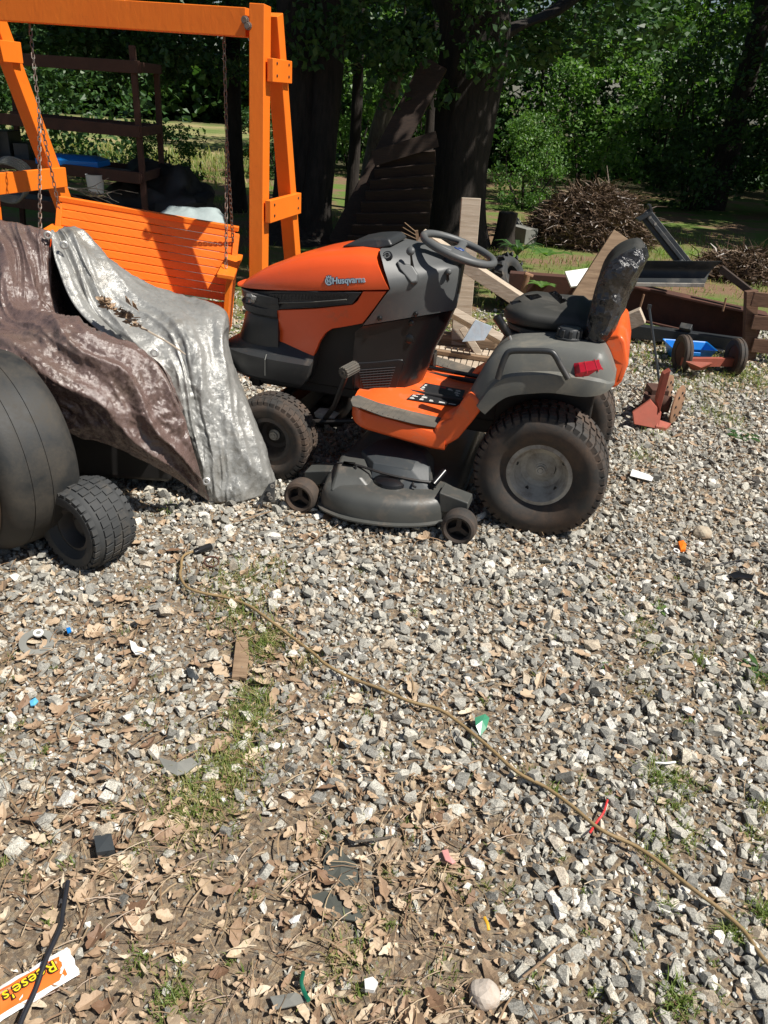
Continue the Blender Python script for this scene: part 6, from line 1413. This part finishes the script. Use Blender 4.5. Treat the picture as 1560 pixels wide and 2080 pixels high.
flatbit('dark_cloth', 'dark green-grey cloth scrap half buried in dead leaves', 'cloth', [(664, 1714), (684, 1708), (700, 1735), (722, 1755), (731, 1785), (722, 1798), (690, 1800), (665, 1790), (655, 1765)], clo, .013, .004, .006)
flatbit('dark_cloth', 'smaller dark cloth corner below the larger scrap', 'cloth', [(622, 1822), (660, 1812), (720, 1830), (738, 1862), (722, 1872), (665, 1864), (635, 1850)], clo, .010, .004, .006, 3)
flatbit('plastic_sheet', 'dull grey plastic scrap among gravel at left', 'plastic piece', [(322, 1540), (345, 1545), (358, 1555), (388, 1540), (402, 1552), (380, 1572), (360, 1576), (335, 1562)], M['concrete'], .026, .003, .012)
gp = solid('green_plastic', (.06, .26, .15), .3, var=.3, bump=0)
flatbit('green_plastic_shard', 'clear green plastic shard beside the tan cord', 'plastic piece', [(964, 1462), (985, 1452), (994, 1460), (988, 1480), (976, 1490), (966, 1478)], gp, .032, .003, .01)
flatbit('blue_plastic_chip', 'tiny bright blue plastic chip on the left gravel', 'plastic piece', [(134, 1275), (142, 1273), (145, 1281), (137, 1284)], M['blue_plastic'], .028, .006, .002)
flatbit('blue_plastic_chip', 'light blue plastic scrap at the left edge among stones', 'plastic piece', [(60, 1424), (72, 1418), (78, 1424), (70, 1432), (62, 1432)], solid('light_blue', (.12, .45, .7), .5, bump=0), .028, .004, .003)
flatbit('orange_plastic_bit', 'bright orange plastic bit beside a white ring', 'plastic piece', [(1378, 1100), (1388, 1098), (1394, 1106), (1393, 1116), (1383, 1116)], M['orange_paint'], .03, .012, .004)
flatbit('pink_flower', 'faded pink petal scrap on dead leaves', 'petal', [(897, 1730), (910, 1724), (916, 1738), (926, 1748), (918, 1756), (905, 1748)], solid('pink', (.62, .28, .26), .7, bump=0), .03, .004, .008)
flatbit('paper_scrap', 'small torn white paper near the dark cloth', 'paper', [(586, 1868), (598, 1862), (611, 1860), (606, 1872), (592, 1876)], M['paper'], .026, .002, .006)
flatbit('white_chip', 'white plastic chip at the bottom between leaves and gravel', 'plastic piece', [(740, 1990), (757, 1984), (768, 1995), (760, 2010), (742, 2008)], M['white_paint'], .03, .012, .003)
flatbit('pale_scrap', 'flat pale grey scrap near the bottom among leaves', 'plastic piece', [(548, 2020), (600, 2015), (630, 2028), (600, 2045), (560, 2048)], M['concrete'], .024, .003, .006)
flatbit('dark_plastic_grate', 'flat black plastic piece on the gravel at the right edge', 'plastic piece', [(1480, 1166), (1495, 1160), (1532, 1168), (1528, 1176), (1490, 1174)], M['black_plastic'], .026, .005, .002)
def ring(name, label, px, py, r0, r1, mat, z=.026):
    m = MB(); c = Z(px, py, z); m.lathe([(r0, -.002), (r1, -.003), (r1, .003), (r0, .003)], c, (.15, -.2, 1), 24); o = m.build(name, mat, smooth=40); return prop(o, label, 'ring')
ring('white_ring', 'small white ring beside the orange bit', 1374, 1119, .009, .014, M['white_paint'])
ring('plastic_ring', 'dull grey slotted ring lying in gravel at left', 75, 1305, .032, .055, M['concrete'], .02)
ring('white_washer', 'tiny white washer above the grey slotted ring', 78, 1286, .008, .016, M['white_paint'], .03)
ring('rusty_ring', 'rusty ring beside the cord socket', 430, 1141, .025, .031, M['rust_brown'], .022)
def wire(name, label, cat, pix, r, mat, z=.028, n=6):
    m = MB(); P = curve_pts([Z(px, py, z + .004 * (i % 2)) for i, (px, py) in enumerate(pix)], 5); m.tube(P, r, n); o = m.build(name, mat, smooth=60); return prop(o, label, cat)
wire('green_strap', 'short dark green plastic strap among leaves at the bottom', 'strap', [(616, 1975), (612, 1995), (618, 2015), (627, 2032)], .005, solid('dark_green', (.01, .12, .07), .35, bump=0))
wire('red_wire', 'short red wire crossing under the tan cord', 'wire', [(1234, 1625), (1226, 1650), (1212, 1670), (1198, 1692)], .003, M['label_red'])
wire('yellow_wire', 'short yellow curved wire piece on dead leaves', 'wire', [(984, 1864), (990, 1876), (993, 1890)], .004, solid('yellow_bit', (.7, .38, .03), .5, bump=0))
wire('white_stick', 'thin white stick on the gravel at right', 'stick', [(1330, 1549), (1352, 1550), (1372, 1548)], .003, M['paper'])
wire('black_wire', 'thin black wire curving over gravel at the right edge', 'wire', [(1446, 1150), (1480, 1142), (1520, 1137), (1565, 1146)], .0025, M['black_cord'])
wire('twig', 'long thin twig on the gravel under the tarp corner', 'twig', [(470, 1062), (505, 1052), (552, 1038)], .003, M['wood_brown'])
wire('twig', 'grey twig lying on dead leaves above the cloth scrap', 'twig', [(722, 1710), (760, 1705), (800, 1700)], .0035, M['bark_pale'])
wire('twig', 'thin twig on the gravel at lower right centre', 'twig', [(1062, 1985), (1100, 1955), (1140, 1918)], .003, M['wood_brown'])
# a few stones large enough to be things of their own
def boulder(label, px, py, r, seed, tone):
    R = np.random.RandomState(seed); bm = bmesh.new(); bmesh.ops.create_icosphere(bm, subdivisions=3, radius=1)
    for v in bm.verts: q = v.co.copy(); v.co = V_((q.x * 1.1, q.y * .95, q.z * .8)) * (1 + .16 * noise.noise(q * 1.6 + V_((seed, 0, 0))) + .06 * noise.noise(q * 4.5))
    me = bpy.data.meshes.new('rock'); bm.to_mesh(me); bm.free(); me.transform(Matrix.Scale(r, 4)); p = Z(px, py); o = link('rock', me, solid('rock_%d' % seed, tone, .9, var=.25, scale=40, bump=.6, bscale=70, dirt=(.33, .2, .12), dscale=20, damt=.45), None, (p.x, p.y, r * .55)); return prop(o, label, 'rock')
boulder('large pale rounded rock at the bottom among leaves', 982, 2030, .032, 3, (.46, .40, .34))
boulder('flat pale stone on the gravel at upper right', 1425, 1090, .038, 5, (.42, .36, .27))
# dead leaves caught in the fold of the tarp
m = MB(); r4 = random.Random(9)
for k in range(46):
    t = r4.uniform(0, 1); c = Y(lerp(203, 290, t) + r4.uniform(-6, 10), lerp(610, 668, t) + r4.uniform(-10, 8), 3.27 - .03 * t); V, Q = LT[k % 16]; s_ = r4.uniform(.03, .06); E3 = Matrix.Rotation(r4.uniform(0, 6), 3, 'Z') @ Matrix.Rotation(r4.uniform(-1, 1), 3, 'X'); m.add([c + E3 @ V_(tuple(p * s_)) for p in V], [tuple(q) for q in Q])
for (px, py) in ((258, 612), (272, 622)):
    V, Q = LT[1]; E3 = Matrix.Rotation(2, 3, 'Z') @ Matrix.Rotation(1.2, 3, 'X'); c = Y(px, py, 3.24); m.add([c + E3 @ V_(tuple(p * .09)) for p in V], [tuple(q) for q in Q])
o = m.build('leaf_debris', M['litter'], fix=False); a = o.data.attributes.new('tint', 'FLOAT', 'POINT'); a.data.foreach_set('value', [r4.uniform(.1, .7) for _ in range(len(o.data.vertices))]); prop(o, 'dead leaves and straw caught in the fold of the tarp', 'leaf debris', None, 'stuff')
